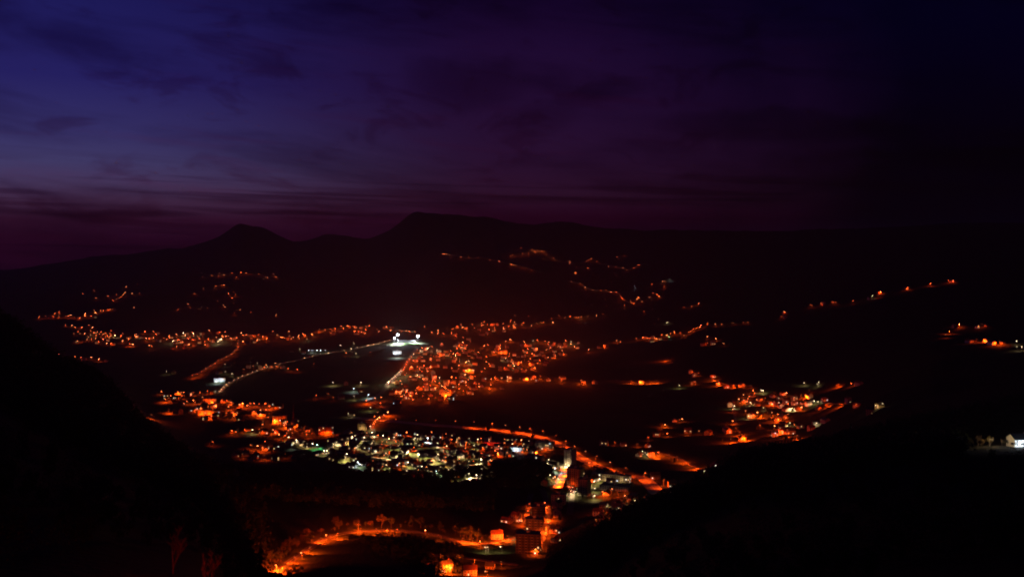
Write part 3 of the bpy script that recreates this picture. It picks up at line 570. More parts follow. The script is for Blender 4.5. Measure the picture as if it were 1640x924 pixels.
def build_houses():
    order = sorted(range(len(HOUSES)), key=lambda i: HOUSES[i][1]); near = set(order[:296])
    groups = {}
    for i in near: groups.setdefault((HOUSES[i][6], HOUSES[i][4], HOUSES[i][5]), []).append(i)
    rank = {}
    for key, idx in groups.items():
        idx.sort(key=lambda i: HOUSES[i][0]/HOUSES[i][1])
        for n, i in enumerate(idx): rank[i] = (n+1, len(idx))
    SV, SF, SM = [], [], []; smats = list(WALLN)+['tile','tile_dark','slate','brick','wood','win_warm','glass']
    for i, (x, y, rz, var, wall, roof, d) in enumerate(HOUSES):
        wl, rm, ch, dr, w, dp, e, r = house_meshes(var, wall, roof); z = h1(x, y)+.1
        if i in near:
            n, tot = rank[i]; o = ob('house', None, None, (x, y, z), rz)
            what = f'{WALLN[wall]} house with {ROOFN[roof]} roof'
            tag(o, f'{ordinal(n)+" " if tot > 1 else "only "}{what}{" from left" if tot > 1 else ""} in the {d}', 'house', f'houses of the {d}')
            wo_ = ob('wall', wl, o); ro = ob('roof', rm, o); ob('chimney', ch, ro); ob('door', dr, o)
            for fl in range(1 if e < 4 else (3 if e > 8 else 2)):
                for k in range(int(w//3)):
                    wx = -w/2 + (k+.5)*w/int(w//3)
                    if fl == 0 and abs(wx) < 1.2: continue
                    m = random.choices(('glass','win_warm','win_white','win_cool'), (84,11,4,1))[0]
                    ob('window', win_mesh(1.1, 1.3, m), o, (wx, -dp/2, 1.6+fl*2.7))
                for sx in (-1, 1):
                    m = random.choices(('glass','win_warm','win_white'), (86,10,4))[0]
                    ob('window', win_mesh(1.1, 1.3, m), o, (sx*w/2, random.choice((-1.6,1.6)), 1.6+fl*2.7), PI/2)
        else:
            c, s = math.cos(rz), math.sin(rz)
            lit = MB()
            for wx in (-w/4, w/4): lit.box(wx-.6, wx+.6, -dp/2-.06, -dp/2+.05, 1.0, 2.3)
            lm = lit.mesh('window', MT['glass'])
            for me, mn in ((wl, wall), (rm, roof), (ch, 'brick'), (dr, 'wood'), (lm, 'glass' if random.random() < .75 else 'win_warm')):
                b = len(SV); SV += [(x+q.co.x*c-q.co.y*s, y+q.co.x*s+q.co.y*c, z+q.co.z) for q in me.vertices]
                for pl in me.polygons: SF.append([b+t for t in pl.vertices]); SM.append(smats.index(mn))
    o = ob('distant_houses', mesh('distant_houses', SV, SF, [MT[m] for m in smats], False, SM))
    tag(o, 'mass of small houses of the far towns', 'houses', None, 'stuff')
    print('houses', len(HOUSES))

# ------------------------------------------------------------------ apartment blocks and special buildings
BLOCKS = []
FLOOD = {'yellow floodlit building': ('o', 26), 'yellow floodlit front in': ('o', 26), 'second yellow': ('o', 24), 'orange floodlit': ('o', 14), 'red-lit building': ('o', 6), 'white floodlit hall': ('c', 9), 'white lit depot': ('c', 8),
  'upper right of the dense': ('o', 22), 'middle of the dense': ('o', 14), 'white tower': ('w', 3), 'low white hall': ('c', 5), 'pink and grey': ('c', 1.2), 'long yellowish': ('w', 2), 'long low red': ('r', 5), 'red-lit shed': ('r', 4), 'long grey': ('w', 1.2), 'square olive': ('w', 2), 'right edge of the yellow square': ('o', 2.0)}
def block(px, py, w, d, floors, rz, wall, label, ymin=1000, litp=.08, bal=True, name='apartment_block'):
    p = hit(px, py, 0, ymin); x, y = p; z = min(h1(x+dx, y+dy) for dx in (-w/2, w/2) for dy in (-d/2, d/2)); h = floors*3.0+.8
    o = ob(name, None, None, (x, y, z), rz); tag(o, label, 'building')
    ob('wall', MB().box(-w/2, w/2, -d/2, d/2, -2, h).mesh('wall', MT[wall]), o)
    rf = ob('roof', MB().box(-w/2-.35, w/2+.35, -d/2-.35, d/2+.35, h+.003, h+.35).mesh('roof', MT['slate']), o)
    ob('stair_tower', MB().box(-1.8, 1.8, -1.5, 2.5, h+.353, h+2.6).mesh('stair_tower', MT['concrete']), rf)
    ob('chimney', MB().box(w*.3, w*.3+.7, 1, 1.8, h+.353, h+1.7).mesh('chimney', MT['brick']), rf)
    ob('door', MB().box(-.9, .9, -d/2-.07, -d/2+.04, 0, 2.3).mesh('door', MT['wood']), o)
    for key, (fk, fp) in FLOOD.items():
        if key in label:
            n_f = 2 if w > 22 else 1
            for q in range(n_f):
                fx = (q+.5-n_f/2)*w/2
                fo = ob('floodlight', MB().tube([(fx,-d/2,1.2),(fx,-d/2-3.2,.6)], [.06,.06], 5).box(fx-.35, fx+.35, -d/2-3.6, -d/2-3.15, .35, .8).mesh('floodlight', MT['dark']), o)
                ob('lamp_light', lamp_light(fk, 1000*fp/n_f, True), fo, (fx, -d/2-4.6, 3.2))
    nb = max(2, int(w//3.2)); bm = MB().box(-1.3, 1.3, -1.15, -.003, -.12, .02).box(-1.3, 1.3, -1.15, -1.07, .02, 1.0).mesh('balcony', MT['concrete'])
    for f in range(floors):
        for k in range(nb):
            wx = -w/2+(k+.5)*w/nb
            if f == 0 and abs(wx) < 1.6: continue
            m = random.choices(('glass','win_warm','win_white','win_cool'), (1-litp, litp*.55, litp*.35, litp*.1))[0]
            ob('window', win_mesh(1.3, 1.5, m), o, (wx, -d/2, f*3.0+1.9))
            if bal and f > 0 and k % 2 == 1: ob('balcony', bm, o, (wx, -d/2, f*3.0+.3))
        ns = max(2, int(d//3.4))
        for k in range(ns):
            for sx in (-1, 1):
                m = random.choices(('glass','win_warm','win_white'), (1-litp, litp*.6, litp*.4))[0]
                ob('window', win_mesh(1.2, 1.4, m), o, (sx*w/2, -d/2+(k+.5)*d/ns, f*3.0+1.9), PI/2)
    HOUSES.append((x, y, rz, 0, 'cream', 'tile', None)); BLOCKS.append(o); return x, y, z
HB = len(HOUSES)
block(846, 884, 26, 14, 7, -.12, 'darkened', 'tall dark apartment block beside the narrow street at the bottom', 1000, .03)
block(856, 846, 20, 13, 4, -.05, 'darkened', 'low dark block with a red lit roof edge behind the tall apartment block', 1000, .02)
block(862, 826, 17, 12, 4, 0, 'darkened', 'black block between the two narrow streets', 1000, .05)
block(857, 746, 26, 12, 6, -.5, 'rose', 'pink and grey block with window rows above the wooded knoll', 1380, .05)
block(873, 719, 30, 11, 4, -.35, 'grey', 'long grey block just below the motorway', 1400, .06)
block(913, 745, 14, 13, 8, -.6, 'white', 'white tower lit from below beside the yellow square', 1380, .05)
block(922, 777, 20, 14, 8, -.5, 'ochre', 'tall dark block at the right edge of the yellow square', 1250, .04)
block(936, 792, 14, 12, 7, -.5, 'grey', 'slim dark block right of the parked cars', 1200, .02)
block(985, 770, 46, 11, 3, -.42, 'cream', 'long yellowish block under the motorway barrier', 1250, .07)
block(985, 784, 40, 13, 2, -.42, 'grey', 'long flat dark warehouse below the yellowish block', 1200, .02, False, 'warehouse')
block(895, 806, 18, 12, 4, -.2, 'grey', 'dark block left of the dim olive street', 1100, .02)
block(828, 722, 22, 9, 2, -.3, 'white', 'low white hall with a bluish lit front', 1450, .1, False, 'hall')
block(790, 713, 30, 12, 2, -.3, 'rose', 'long low red-lit hall between town and motorway', 1450, .03, False, 'hall')
block(580, 688, 15, 15, 4, .1, 'ochre', 'square olive building at the back left of the white-lit town', 1500, .03)
block(675, 764, 30, 12, 2, -.3, 'brick', 'red-lit shed at the near edge of the white-lit town', 1380, .0, False, 'shed')
block(640, 745, 20, 12, 3, -.2, 'cream', 'dim block left of the white street corner', 1400, .05)
block(715, 636, 20, 14, 3, .1, 'cream', 'yellow floodlit building at the near edge of the dense town', 1900, .05)
block(330, 664, 30, 12, 3, .1, 'cream', 'yellow floodlit front in the orange suburb', 1600, .05)
block(336, 645, 26, 12, 3, .1, 'ochre', 'second yellow floodlit front behind the brightest suburb building', 1700, .05)
block(448, 676, 26, 12, 4, .1, 'ochre', 'orange floodlit building left of the tall chimney', 1600, .05)
block(522, 694, 24, 12, 4, 0, 'brick', 'red-lit building with bright window rows right of the chimney', 1550, .10)
block(636, 567, 24, 10, 3, 0, 'white', 'white floodlit hall below the stadium', 2600, .1, False, 'hall')
block(352, 611, 26, 12, 3, .1, 'white', 'white lit depot beside the start of the headlight road', 2000, .1, False, 'depot')
block(805, 566, 30, 14, 3, .1, 'cream', 'yellow lit building in the upper right of the dense town', 2500, .06)
block(750, 596, 30, 14, 3, .1, 'ochre', 'yellow lit building in the middle of the dense town', 2200, .06)
px_, py_ = hit(1634, 714, 0, 500); hz_ = h1(px_, py_)
hx = ob('lit_house', None, None, (px_, py_, hz_+.4), .08); tag(hx, 'white-walled house flooded with bluish light at the right edge', 'house')
wl, rm, ch, dr, w_, d_, e_, r_ = house_meshes(4, 'white', 'slate')
ob('wall', wl, hx); ro_ = ob('roof', rm, hx); ob('chimney', ch, ro_); ob('door', dr, hx)
for wx in (-5.5, -2.8, 2.8, 5.5):
    for fl in (0, 1): ob('window', win_mesh(1.1, 1.3, 'glass'), hx, (wx, -d_/2, 1.6+fl*2.5))
for fx in (-6, -1, 4):
    fo = ob('floodlight', MB().tube([(fx,-d_/2,2.6),(fx,-d_/2-3.6,2.9)], [.06,.06], 5).box(fx-.3, fx+.3, -d_/2-4.0, -d_/2-3.6, 2.7, 3.1).mesh('floodlight', MT['dark']), hx)
    ob('lamp_light', lamp_light('c', 4500, True), fo, (fx, -d_/2-4.6, 2.9))
fo = ob('yard_lamp', None, None, (px_-24, py_-3, h1(px_-24, py_-3))); tag(fo, 'warm yard lamp among the bare trees left of the white-walled house', 'lamp')
p, a, hb = lamp_meshes(5.0); ob('pole', p, fo); ob('arm', a, fo); hd = ob('lamp_head', hb, fo); ob('lamp_glass', bowl(5.0, glass('w', .6)), hd); ob('lamp_light', lamp_light('w', 4200, True), fo, (1.7, 0, 4.2))
HOUSES[HB:] = [h for h in HOUSES[HB:]]
HOUSES_B = HOUSES[HB:]; del HOUSES[HB:]
HOUSES = [h for h in HOUSES if not (h[6] == D_BOT and h[0]/h[1] < -.085)]
HOUSES = [h for h in HOUSES if all(math.hypot(h[0]-b[0], h[1]-b[1]) > 22 for b in HOUSES_B)]
build_houses()

# tall chimney
cx_, cy_ = hit(470, 675, 0, 1500); o = ob('factory_chimney', None, None, (cx_, cy_, h1(cx_, cy_))); tag(o, 'tall thin brick chimney rising out of the orange suburb', 'chimney')
ob('shaft', MB().tube([(0,0,-1),(0,0,12),(0,0,31)], [1.7,1.3,.95], 12).mesh('shaft', MT['brick'], True), o); ob('cap', MB().tube([(0,0,31.003),(0,0,31.6)], [1.15,1.15], 12).mesh('cap', MT['concrete']), o)
ob('foot', MB().box(-2.2, 2.2, -2.2, 2.2, -1, 2.2).mesh('foot', MT['concrete']), o)

# stadium
sx_, sy_ = hit(652, 551, 0, 3000); sz = max(h1(sx_+a, sy_+b) for a in (-50, 50) for b in (-34, 34))+.6
o = ob('football_pitch', MB().box(-54, 54, -36, 36, -3, 0).mesh('football_pitch', MT['pitch']), None, (sx_, sy_, sz), .05, (.74,.74,1)); tag(o, 'brightly floodlit football pitch at the end of the headlight road', 'pitch')
ln = MB()
for a, b, c, d in ((-50,50,-32,-31.7),(-50,50,31.7,32),(-50,-49.7,-31.7,31.7),(49.7,50,-31.7,31.7),(-.15,.15,-31.7,31.7),(-49.7,-34,-17,-16.7),(-49.7,-34,16.7,17),(34,49.7,-17,-16.7),(34,49.7,16.7,17)): ln.box(a, b, c, d, .01, .03)
ob('pitch_lines', ln.mesh('pitch_lines', MT['line']), o)
for s in (-1, 1):
    g = MB().tube([(0,-3.66,0),(0,-3.66,2.44)], [.08,.08], 6).tube([(0,3.66,0),(0,3.66,2.44)], [.08,.08], 6).tube([(0,-3.66,2.44),(0,3.66,2.44)], [.08,.08], 6).mesh('goal', MT['line'])
    ob('goal', g, o, (s*49.5, 0, .03))
st = ob('grandstand', None, None, (sx_-4, sy_+33, sz), .05, (.74,.74,.74)); tag(st, 'long roofed stand behind the floodlit football pitch', 'stand')
tm = MB()
for k in range(8): tm.box(-38, 38, k*.9, k*.9+.9-.003, -2, .5+k*.45)
ob('terrace', tm.mesh('terrace', MT['concrete']), st); ob('back_wall', MB().box(-38, 38, 7.3, 7.6, -2, 9).mesh('back_wall', MT['grey']), st); ob('roof', MB().add([(-39,-1,7.6),(39,-1,7.6),(39,8,9.1),(-39,8,9.1),(-39,-1,7.9),(39,-1,7.9),(39,8,9.4),(-39,8,9.4)], [(0,3,2,1),(4,5,6,7),(0,1,5,4),(1,2,6,5),(2,3,7,6),(3,0,4,7)]).mesh('roof', MT['slate']), st)
for k in range(7): ob('column', MB().tube([(-36+k*12,-.6,-2),(-36+k*12,-.6,7.65)], [.18,.15], 6).mesh('column', MT['metal']), st)
for k, (mx, my, hh, pw, word) in enumerate(((-52,-30,20,1.0,'left of the pitch, nearest the viewer'),(-46,36,26,.9,'left of the pitch, on the far side'),(44,40,22,1.2,'right of the pitch, on the far side'),(-58,4,18,.9,'left of the pitch, beside the halfway line'),(-40,-40,15,.8,'in front of the near left pitch corner'))):
    m = ob('floodlight_mast', None, None, (sx_+mx*.74, sy_+my*.74, sz), math.atan2(-my, -mx)); tag(m, f'floodlight mast {word}', 'floodlight', 'stadium floodlight masts')
    ob('mast', MB().tube([(0,0,-3),(0,0,hh)], [.35,.2], 8).mesh('mast', MT['metal']), m)
    fr = ob('lamp_frame', MB().box(-.3, .1, -3.6, 3.6, hh-2.0, hh+2.0).mesh('lamp_frame', MT['dark']), m)
    gm = MB()
    for a in range(5):
        for b in range(3): gm.box(.103, .6, -3.3+a*1.36, -2.2+a*1.36, hh-1.75+b*1.22, hh-.75+b*1.22)
    ob('lamp_glass', gm.mesh('lamp_glass', glass('c', 95.0)), fr)
    l = bpy.data.lights.new('lamp_light', 'POINT' if k == 1 else 'SPOT'); l.energy = (300000 if k == 1 else 850000)*pw; l.color = (.80,.92,1)
    if k != 1: l.spot_size = math.radians(128); l.spot_blend = .3
    l.shadow_soft_size = 1.0; ob('lamp_light', l, m, (1.8, 0, hh))

# ------------------------------------------------------------------ cars
def car_meshes():
    prof = [(-2.1,.35),(-2.15,.8),(-1.9,.95),(-1.35,1.0),(-.75,1.45),(.75,1.48),(1.45,1.0),(2.05,.88),(2.15,.6),(2.1,.35)]
    v = [(x, -.85 if z < 1.1 else -.68, z) for x, z in prof] + [(x, .85 if z < 1.1 else .68, z) for x, z in prof]; n = len(prof)
    f = [tuple(range(n))[::-1], tuple(range(n, 2*n))] + [(i, (i+1) % n, n+(i+1) % n, n+i) for i in range(n)]
    B = {m: mesh('body', v, f, MT[m]) for m in ('car_dark','car_white','car_silver','car_red')}
    wh = MB().tube([(0,-.1,0),(0,.1,0)], [.33,.33], 10).mesh('wheel', MT['rubber'])
    ws = MB().add([(1.40,-.62,1.03),(1.40,.62,1.03),(.80,.58,1.45),(.80,-.58,1.45),(1.44,-.62,1.05),(1.44,.62,1.05),(.84,.58,1.47),(.84,-.58,1.47)], [(0,3,2,1),(4,5,6,7),(0,1,5,4),(1,2,6,5),(2,3,7,6),(3,0,4,7)]).mesh('windscreen', MT['glass'])
    hl = MB().box(2.05, 2.22, -.2, .2, -.11, .11).mesh('headlight', MT['headl']); tl = MB().box(-2.22, -2.08, -.18, .18, -.1, .1).mesh('tail_light', MT['tail'])
    return B, wh, ws, hl, tl
CARM = car_meshes()
spot = bpy.data.lights.new('headlight_beam', 'SPOT'); spot.energy = 9000; spot.color = (1,.36,.12); spot.spot_size = math.radians(120); spot.spot_blend = .8; spot.shadow_soft_size = .2
spot2 = bpy.data.lights.new('headlight_beam', 'SPOT'); spot2.energy = 9000; spot2.color = (1,.86,.62); spot2.spot_size = math.radians(120); spot2.spot_blend = .8; spot2.shadow_soft_size = .2
CARN = {'car_dark':'dark', 'car_white':'white', 'car_silver':'silver', 'car_red':'red'}
def car(x, y, z, rz, paint, label, group, beam=None, lit=True):
    B, wh, ws, hl, tl = CARM; o = ob('car', None, None, (x, y, z), rz); tag(o, label, 'car', group)
    b = ob('body', B[paint], o); ob('windscreen', ws, b)
    for sx in (-1.35, 1.3):
        for sy in (-.8, .8): ob('wheel', wh, o, (sx, sy, .33))
    for sy in (-.58, .58):
        if lit: ob('headlight', hl, o, (0, sy, .68))
        ob('tail_light', tl, o, (0, sy, .78))
    if beam: q = ob('headlight_beam', beam, o, (2.5, 0, .9)); q.rotation_euler = (0, -math.radians(62), 0); q.rotation_euler = (0, math.radians(-62), 0)
    return o
P_, Nn_, zz_ = TRAIL
n_ = len(P_); sel = list(range(1, n_-1, 2))
for k, i in enumerate(sel):
    d = P_[min(i+1, n_-1)]-P_[i-1]; a = math.atan2(d[1], d[0]); side = -1 if k % 2 else 1
    q = P_[i] + Nn_[i]*2.1*side; rz = a if side < 0 else a+PI
    car(q[0], q[1], zz_[i]+.01, rz, random.choice(list(CARN)), f'{ordinal(k+1)} car from the near end of the long headlight road', 'cars driving the long headlight road', spot)
P_, Nn_, zz_ = AVENUE
k = 0
for i in range(int(len(P_)*.52), int(len(P_)*.80)):
    for side in (-1, 1):
        if random.random() < .35: continue
        d = P_[i+1]-P_[i-1]; a = math.atan2(d[1], d[0]); k += 1; q = P_[i]+Nn_[i]*2.6*side
        car(q[0], q[1], zz_[i]+.01, a if side < 0 else a+PI, random.choice(list(CARN)), f'{ordinal(k)} car in the white-lit queue on the avenue, counted from its top', 'cars queued on the avenue', spot2 if k % 3 == 0 else None)
k = 0
for px, py in pts('909,779 912,781 915,780 918,783 912,786 916,788 920,787 911,791 907,795'):
    x, y = hit(px, py, .8, 1150); k += 1
    car(x, y, h1(x, y)+.55, -.5+random.gauss(0,.15)+(PI if random.random() < .7 else 0), random.choice(list(CARN)), f'{ordinal(k)} car from the left in the white-lit knot of cars below the yellow square', 'cars below the yellow square', spot2 if k % 3 == 0 else None)
k = 0
for px, py in pts('738,773 743,772 748,773 753,770 758,770 763,768 768,767'):
    x, y = hit(px, py, .6, 1350); k += 1
    car(x, y, h1(x, y)+.55, 1.2+random.gauss(0,.08), random.choice(list(CARN)), f'{ordinal(k)} parked car from the left in the small white car park', 'cars in the small car park', None, False)

# ------------------------------------------------------------------ trees
def leaf_crown(seed, w, h, zc, n_cl, n_lf, ls, cone=False):
    r = np.random.default_rng(seed); V = []
    for c in range(n_cl):
        t = r.random()
        if cone: zz = zc-h/2 + h*t; rad = w*(1-t)*.95+.2; an = r.random()*2*PI; cc = np.array([rad*math.cos(an)*r.random()**.5, rad*math.sin(an)*r.random()**.5, zz]); cr = .5+.9*(1-t)
        else:
            q = r.normal(size=3); q /= np.linalg.norm(q); q *= (.35+.65*r.random()**.5); cc = np.array([q[0]*w, q[1]*w, zc+q[2]*h/2]); cr = w*r.uniform(.24,.42)
        p = r.normal(size=(n_lf, 3)); p = p/np.linalg.norm(p, axis=1)[:,None]*(r.random((n_lf,1))**.4)*cr + cc
        a = r.normal(size=(n_lf,3)); a /= np.linalg.norm(a, axis=1)[:,None]; b = np.cross(a, r.normal(size=(n_lf,3))); b /= np.linalg.norm(b, axis=1)[:,None]
        s = ls*r.uniform(.6,1.3,(n_lf,1)); V.append(np.stack([p-a*s, p+b*s*.55, p+a*s, p-b*s*.55], 1))
    V = np.concatenate(V).reshape(-1, 3); return V, np.arange(len(V)).reshape(-1, 4)
def trunk_mb(seed, h, r0, lim):
    r = random.Random(seed); m = MB(); m.tube([(0,0,-.8),(r.uniform(-.2,.2),r.uniform(-.2,.2),h*.5),(r.uniform(-.3,.3),r.uniform(-.3,.3),h)], [r0, r0*.7, r0*.25], 7)
    for k in range(lim):
        z = h*r.uniform(.35,.8); a = r.random()*2*PI; l = h*r.uniform(.22,.4)
        m.tube([(0,0,z),(math.cos(a)*l*.5,math.sin(a)*l*.5,z+l*.4),(math.cos(a)*l,math.sin(a)*l,z+l*.75)], [r0*.4,r0*.25,r0*.08], 5)
    return m
def bare_mb(seed, h, r0, up=.5, depth=4, rmin=.015):
    r = random.Random(seed); m = MB()
    def grow(p, d, l, rad, lev):
        q = p + d*l*.5 + Vector((r.uniform(-.06,.06), r.uniform(-.06,.06), 0))*l; e = q + (d+Vector((r.uniform(-.2,.2), r.uniform(-.2,.2), .1*up))).normalized()*l*.5
        m.tube([p, q, e], [rad, rad*.8, rad*.55], 5 if lev < 2 else 3)
        if lev >= depth: return
        for k in range(r.choice((3,4)) if lev < 3 else 3):
            t = r.uniform(.35, 1.0); s = p.lerp(e, t); a = r.random()*2*PI; tilt = r.uniform(.35, .95)
            nd = (d*math.cos(tilt) + Vector((math.cos(a), math.sin(a), up))*math.sin(tilt)).normalized(); grow(s, nd, l*r.uniform(.5,.72), max(rmin, rad*.5), lev+1)
    grow(Vector((0,0,-.5)), Vector((0,0,1)), h*.5, r0, 0); return m
TREEV = []
for k in range(6):
    hh = (9,11,8,12,7,10)[k]; w = (3.4,4.0,3.2,3.6,3.0,2.4)[k]; mt = ('leaf','leaf2','leaf3','leaf','leaf2','leaf')[k]
    V, F = leaf_crown(100+k, w, hh*.68, hh*.66, 22, 26, .42, k == 5)
    TREEV.append((trunk_mb(k, hh*.85, .26, 4).mesh('trunk', MT['bark']), fast_mesh('crown', V, F, MT[mt]), ('dark evergreen','olive leaved','russet leaved','dense evergreen','small olive leaved','pointed evergreen')[k]))
BARE = []
for k in range(3):
    full = bare_mb(40+k, 11, .24, .6, 4); BARE.append(full.mesh('branches', MT['bark']))
    
TREES = []
def tree(x, y, district, var=None, s=1.0):
    TREES.append((x, y, district, random.randrange(6) if var is None else var, s))
# trees behind the bottom road, catching the orange light
P_, Nn_, zz_ = BOTTOM
for i in range(2, len(P_)-2):
    for off in ((9, 17), (13, 23))[i % 2]:
        sd = 1 if Nn_[i][1] > 0 else -1
        x, y = P_[i] + Nn_[i]*sd*(off+random.uniform(-4,6)) + np.array([random.uniform(-5,5), 0]); tree(x, y, 'slope behind the bottom road', None, random.choice((.4,.6,.8,1.0,1.3))*random.uniform(.85,1.15))
    x, y = P_[i] - Nn_[i]*sd*(11+random.uniform(-2,3)); tree(x, y, 'verge screen added below the bottom road', None, random.uniform(.25,.42)) if i % 2 and P_[i][0]/P_[i][1] > -.17 else None  # low trees added to mask lamp glow on the near ground
P_, Nn_, zz_ = MOTOR
for i in range(len(P_)):
    ppx = 820+FPX*P_[i][0]/P_[i][1]
    if 908 < ppx < 938 or 965 < ppx < 1012 or (780 < ppx < 905 and i % 6 == 0):
        sd = -1 if Nn_[i][1] > 0 else 1
        for off in (15, 20): x, y = P_[i] + Nn_[i]*sd*(off+random.uniform(-1.5,2)); tree(x, y, 'verge of the motorway', None, random.uniform(.7,1.1))
def trees_near(district, place, n, rmin, rmax, ymin=0, ymax=1e9):
    src = [l for l in LAMPS if l[6] == district and ymin < l[1] < ymax]; k = 0; t_ = 0
    while k < n and t_ < n*20:
        t_ += 1; l = random.choice(src); t = random.uniform(-.15*PI, 1.15*PI); r = random.uniform(rmin, rmax); x, y = l[0]+r*math.cos(t), l[1]+r*math.sin(t)
        if not road_clear(x, y, 3) or any(math.hypot(x-h[0], y-h[1]) < 9 for h in HOUSES+HOUSES_B if abs(x-h[0]) < 12): continue
        if any(abs(x-L_[0]) < 4 and -30 < y-L_[1] < 0 for L_ in LAMPS): continue
        tree(x, y, place, None, random.uniform(.55,1.0)); k += 1
trees_near(D_WHITE, 'white-lit town', 42, 6, 22)
trees_near(D_LEFT, 'orange left suburb', 36, 6, 20)
trees_near(D_NEAR, 'apartment block streets', 18, 7, 18)
trees_near(D_RV, 'red right-hand village', 34, 5, 18)
trees_near(D_RIV, 'right river bank', 16, 5, 16)
trees_near(D_LANE, 'lanes beyond the river', 36, 4, 14, 1800, 3600)
trees_near(D_DENSE, 'dense orange town', 40, 6, 20, 1900, 2800)
trees_near(D_RH, 'far right slope', 14, 4, 12)
TREES = [t for t in TREES if road_clear(t[0], t[1], 2.0)]
groups = {}
for i, t in enumerate(TREES): groups.setdefault((t[2], t[3]), []).append(i)
for (d, v), idx in groups.items():
    idx.sort(key=lambda i: TREES[i][0]/TREES[i][1])
    for n, i in enumerate(idx):
        x, y, _, v_, s = TREES[i]; tr, cr, word = TREEV[v_]; o = ob('tree', None, None, (x, y, h1(x, y)), hash_u(x, y)*6.28, s)
        tag(o, f'{ordinal(n+1)} {word} tree from the left on the {d}' if 'slope' in d or 'verge' in d or 'lane' in d or 'bank' in d else f'{ordinal(n+1)} {word} tree from the left in the {d}', 'tree', f'trees of the {d}')
        ob('trunk', tr, o); ob('crown', cr, o)
# bare trees: by the lit yard and the near one at bottom left
yard = [(-30,2,.8),(-25,-6,.9),(-21,4,.75),(-17.5,-8,.85),(-13,1,.8),(-10,-13,.62),(-4,-15,.55),(1,-14,.6),(-35,-2,.7),(-27,9,.9)]
for n, (dx, dy, sc_) in enumerate(sorted(yard)):
    x, y = px_+dx, py_+dy; o = ob('bare_tree', None, None, (x, y, h1(x, y)), n*1.3, sc_)
    tag(o, f'{ordinal(n+1)} bare tree from the left around the lit yard at the right edge', 'tree', 'bare trees round the lit yard'); ob('branches', BARE[n % 3], o)
for n, (dx, dy, sc_, v_) in enumerate(((-14.5,-7,.5,1),(-11,-11,.46,2),(-6.5,-17,.42,4),(-2,-19,.38,1),(3,-18,.42,2),(-20,5,.7,1),(-27,4,.75,2),(-31,-4,.6,2),(-36,3,.6,1))):
    x, y = px_+dx, py_+dy; o = ob('tree', None, None, (x, y, h1(x, y)), n, sc_); tag(o, f'{ordinal((5,6,7,8,9,4,3,2,1)[n])} small leafy tree from the left before the white-walled lit house', 'tree', 'small trees before the lit house')
    ob('trunk', TREEV[v_][0], o); ob('crown', TREEV[v_][1], o)
nb = bare_mb(77, 17, .24, .75, 5, .035)
for k, (X_, Y_, s, lab) in enumerate(((-86, 250, 1.0, 'bare tree with upright branches at the bottom left, the larger one'), (-74, 244, .8, 'smaller bare tree right of the larger bare tree at the bottom left'))):
    o = ob('bare_tree', None, None, (X_, Y_, h1(X_, Y_)-2.0), k*2.1, s); tag(o, lab, 'tree', 'bare trees at the bottom left'); ob('branches', nb.mesh('branches', MT['bark']) if k == 0 else bpy.data.meshes['branches.003'], o)

ng = h1(-80, 232); nh = max(1.2, 252.3-ng)  # unseen lamp added below the frame to redden the bare branches
nl = ob('added_tree_lamp', None, None, (-80, 232, ng)); tag(nl, 'dim red lamp added out of frame to light the bare trees at bottom left', 'lamp')
p, a, hb = lamp_meshes(nh); ob('pole', p, nl); ob('arm', a, nl); hd = ob('lamp_head', hb, nl); ob('lamp_glass', bowl(nh, glass('r', .6)), hd); ob('lamp_light', lamp_light('r', 6000, True), nl, (1.7, 0, nh-.8))
# forest masses on the unlit slopes (one joined mass each)
def forest(name, label, test, n, box_, hmin, hmax, seed):
    r = np.random.default_rng(seed)
    bases = [leaf_crown(300+k, .33, .8, .58, 12, 9, .105, k == 2) for k in range(4)]
    V = []; x0, x1, y0, y1 = box_; c = 0; t = 0
    while c < n and t < n*8:
        t += 1; y = y0+(y1-y0)*r.random(); px = x0+(x1-x0)*r.random(); x = (px-CX)/FPX*y
        if not test(px, y) or not road_clear(x, y, 7): continue
        h = r.uniform(hmin, hmax); b = bases[r.integers(4)][0]; a = r.random()*6.28; ca, sa = math.cos(a), math.sin(a)
        V.append(np.c_[(b[:,0]*ca-b[:,1]*sa)*h+x, (b[:,0]*sa+b[:,1]*ca)*h+y, b[:,2]*h+h1(x, y)]); c += 1
    V = np.concatenate(V); o = ob(name, fast_mesh(name, V, np.arange(len(V)).reshape(-1,4), MT['leaf'])); tag(o, label, 'wood', None, 'stuff')
forest('woodland', 'black wooded knoll between the white-lit town and the bottom road', lambda p, y: (1210 < y < 1400 + (p-500)*.18 if p < 790 else 1325 < y < 1470), 1700, (400, 884, 1180, 1480), 7.5, 11.5, 1)
forest('woodland', 'black wooded spur filling the lower left', lambda p, y: y < 1480 - max(0, p-200)*.4, 2200, (-60, 420, 560, 1480), 8, 12, 2)
forest('woodland', 'black wooded spur falling diagonally across the lower right', lambda p, y: p < 1545 or y > 820, 2600, (880, 1700, 560, 1080), 8, 12, 3)

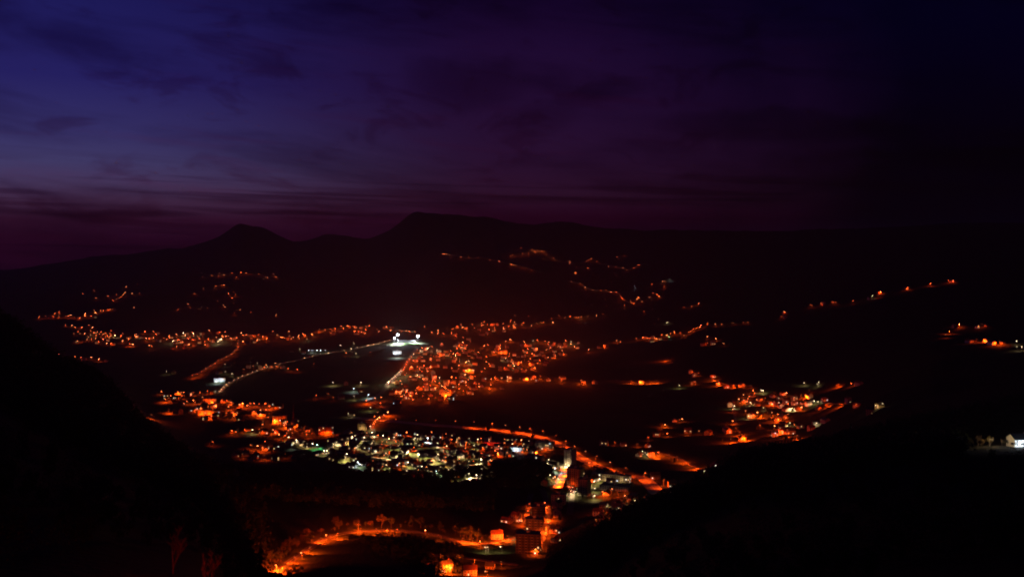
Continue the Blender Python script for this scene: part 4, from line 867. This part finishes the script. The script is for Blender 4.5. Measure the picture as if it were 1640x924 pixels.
def bend(p, y):
    x = (p-CX)/FPX*y; k = np.argmin(np.hypot(BOTTOM[0][:,0]-x, BOTTOM[0][:,1]-y)); return y < BOTTOM[0][k,1]-16 and np.min(np.hypot(BOTTOM[0][:,0]-x, BOTTOM[0][:,1]-y)) > 20
forest('woodland', 'dark trees added inside the bend of the bottom road to hide lit ground', bend, 420, (440, 740, 960, 1130), 4, 6.5, 4)  # trees added to cover the lamp-lit ground inside the bend
def near_wood(label, n, box_, seed):
    r = np.random.default_rng(seed); bases = [leaf_crown(500+k, .30, .82, .57, 34, 16, .045, k == 1) for k in range(3)]; V = []; x0, x1, y0, y1 = box_
    for c in range(n):
        y = math.exp(r.uniform(math.log(y0), math.log(y1))); x = (x0+(x1-x0)*r.random()-CX)/FPX*y; h = r.uniform(6, 10); b = bases[r.integers(3)][0]; a = r.random()*6.28; ca, sa = math.cos(a), math.sin(a)
        if math.hypot(x+82, y-246) < 16 or (y < 330 and -115 < x < -45): continue
        V.append(np.c_[(b[:,0]*ca-b[:,1]*sa)*h+x, (b[:,0]*sa+b[:,1]*ca)*h+y, b[:,2]*h+h1(x, y)])
    V = np.concatenate(V); o = ob('woodland', fast_mesh('woodland', V, np.arange(len(V)).reshape(-1,4), MT['leaf'])); tag(o, label, 'wood', None, 'stuff')
near_wood('dark trees close below the viewpoint on the left', 260, (-80, 470, 190, 580), 11)
near_wood('dark trees close below the viewpoint on the right', 300, (860, 1720, 230, 600), 12)

# ------------------------------------------------------------------ haze
zmin, zmax = float(GZ.min())-1.0, float(GZ.max())+15
hm = bpy.data.materials.new('haze'); hm.use_nodes = True; t = hm.node_tree; t.nodes.clear()
pv = N(t, 'ShaderNodeVolumePrincipled'); pv.inputs['Color'].default_value = (.95,.84,.82,1); pv.inputs['Density'].default_value = 3.5e-5; pv.inputs['Anisotropy'].default_value = .25
pv.inputs['Density Attribute'].default_value = ''; pv.inputs['Color Attribute'].default_value = ''; pv.inputs['Temperature Attribute'].default_value = ''; hm.cycles.homogeneous_volume = True
om = N(t, 'ShaderNodeOutputMaterial'); L(t, pv.outputs[0], om.inputs['Volume'])
o = ob('haze', MB().box(-15400, 15400, -15400, 15400, zmin, zmax).mesh('haze', hm)); tag(o, 'thin haze hanging in the valley air', 'haze', None, 'stuff')

for l in bpy.data.lights: l.cycles.use_multiple_importance_sampling = False     # tiny sources: sampling them directly is enough
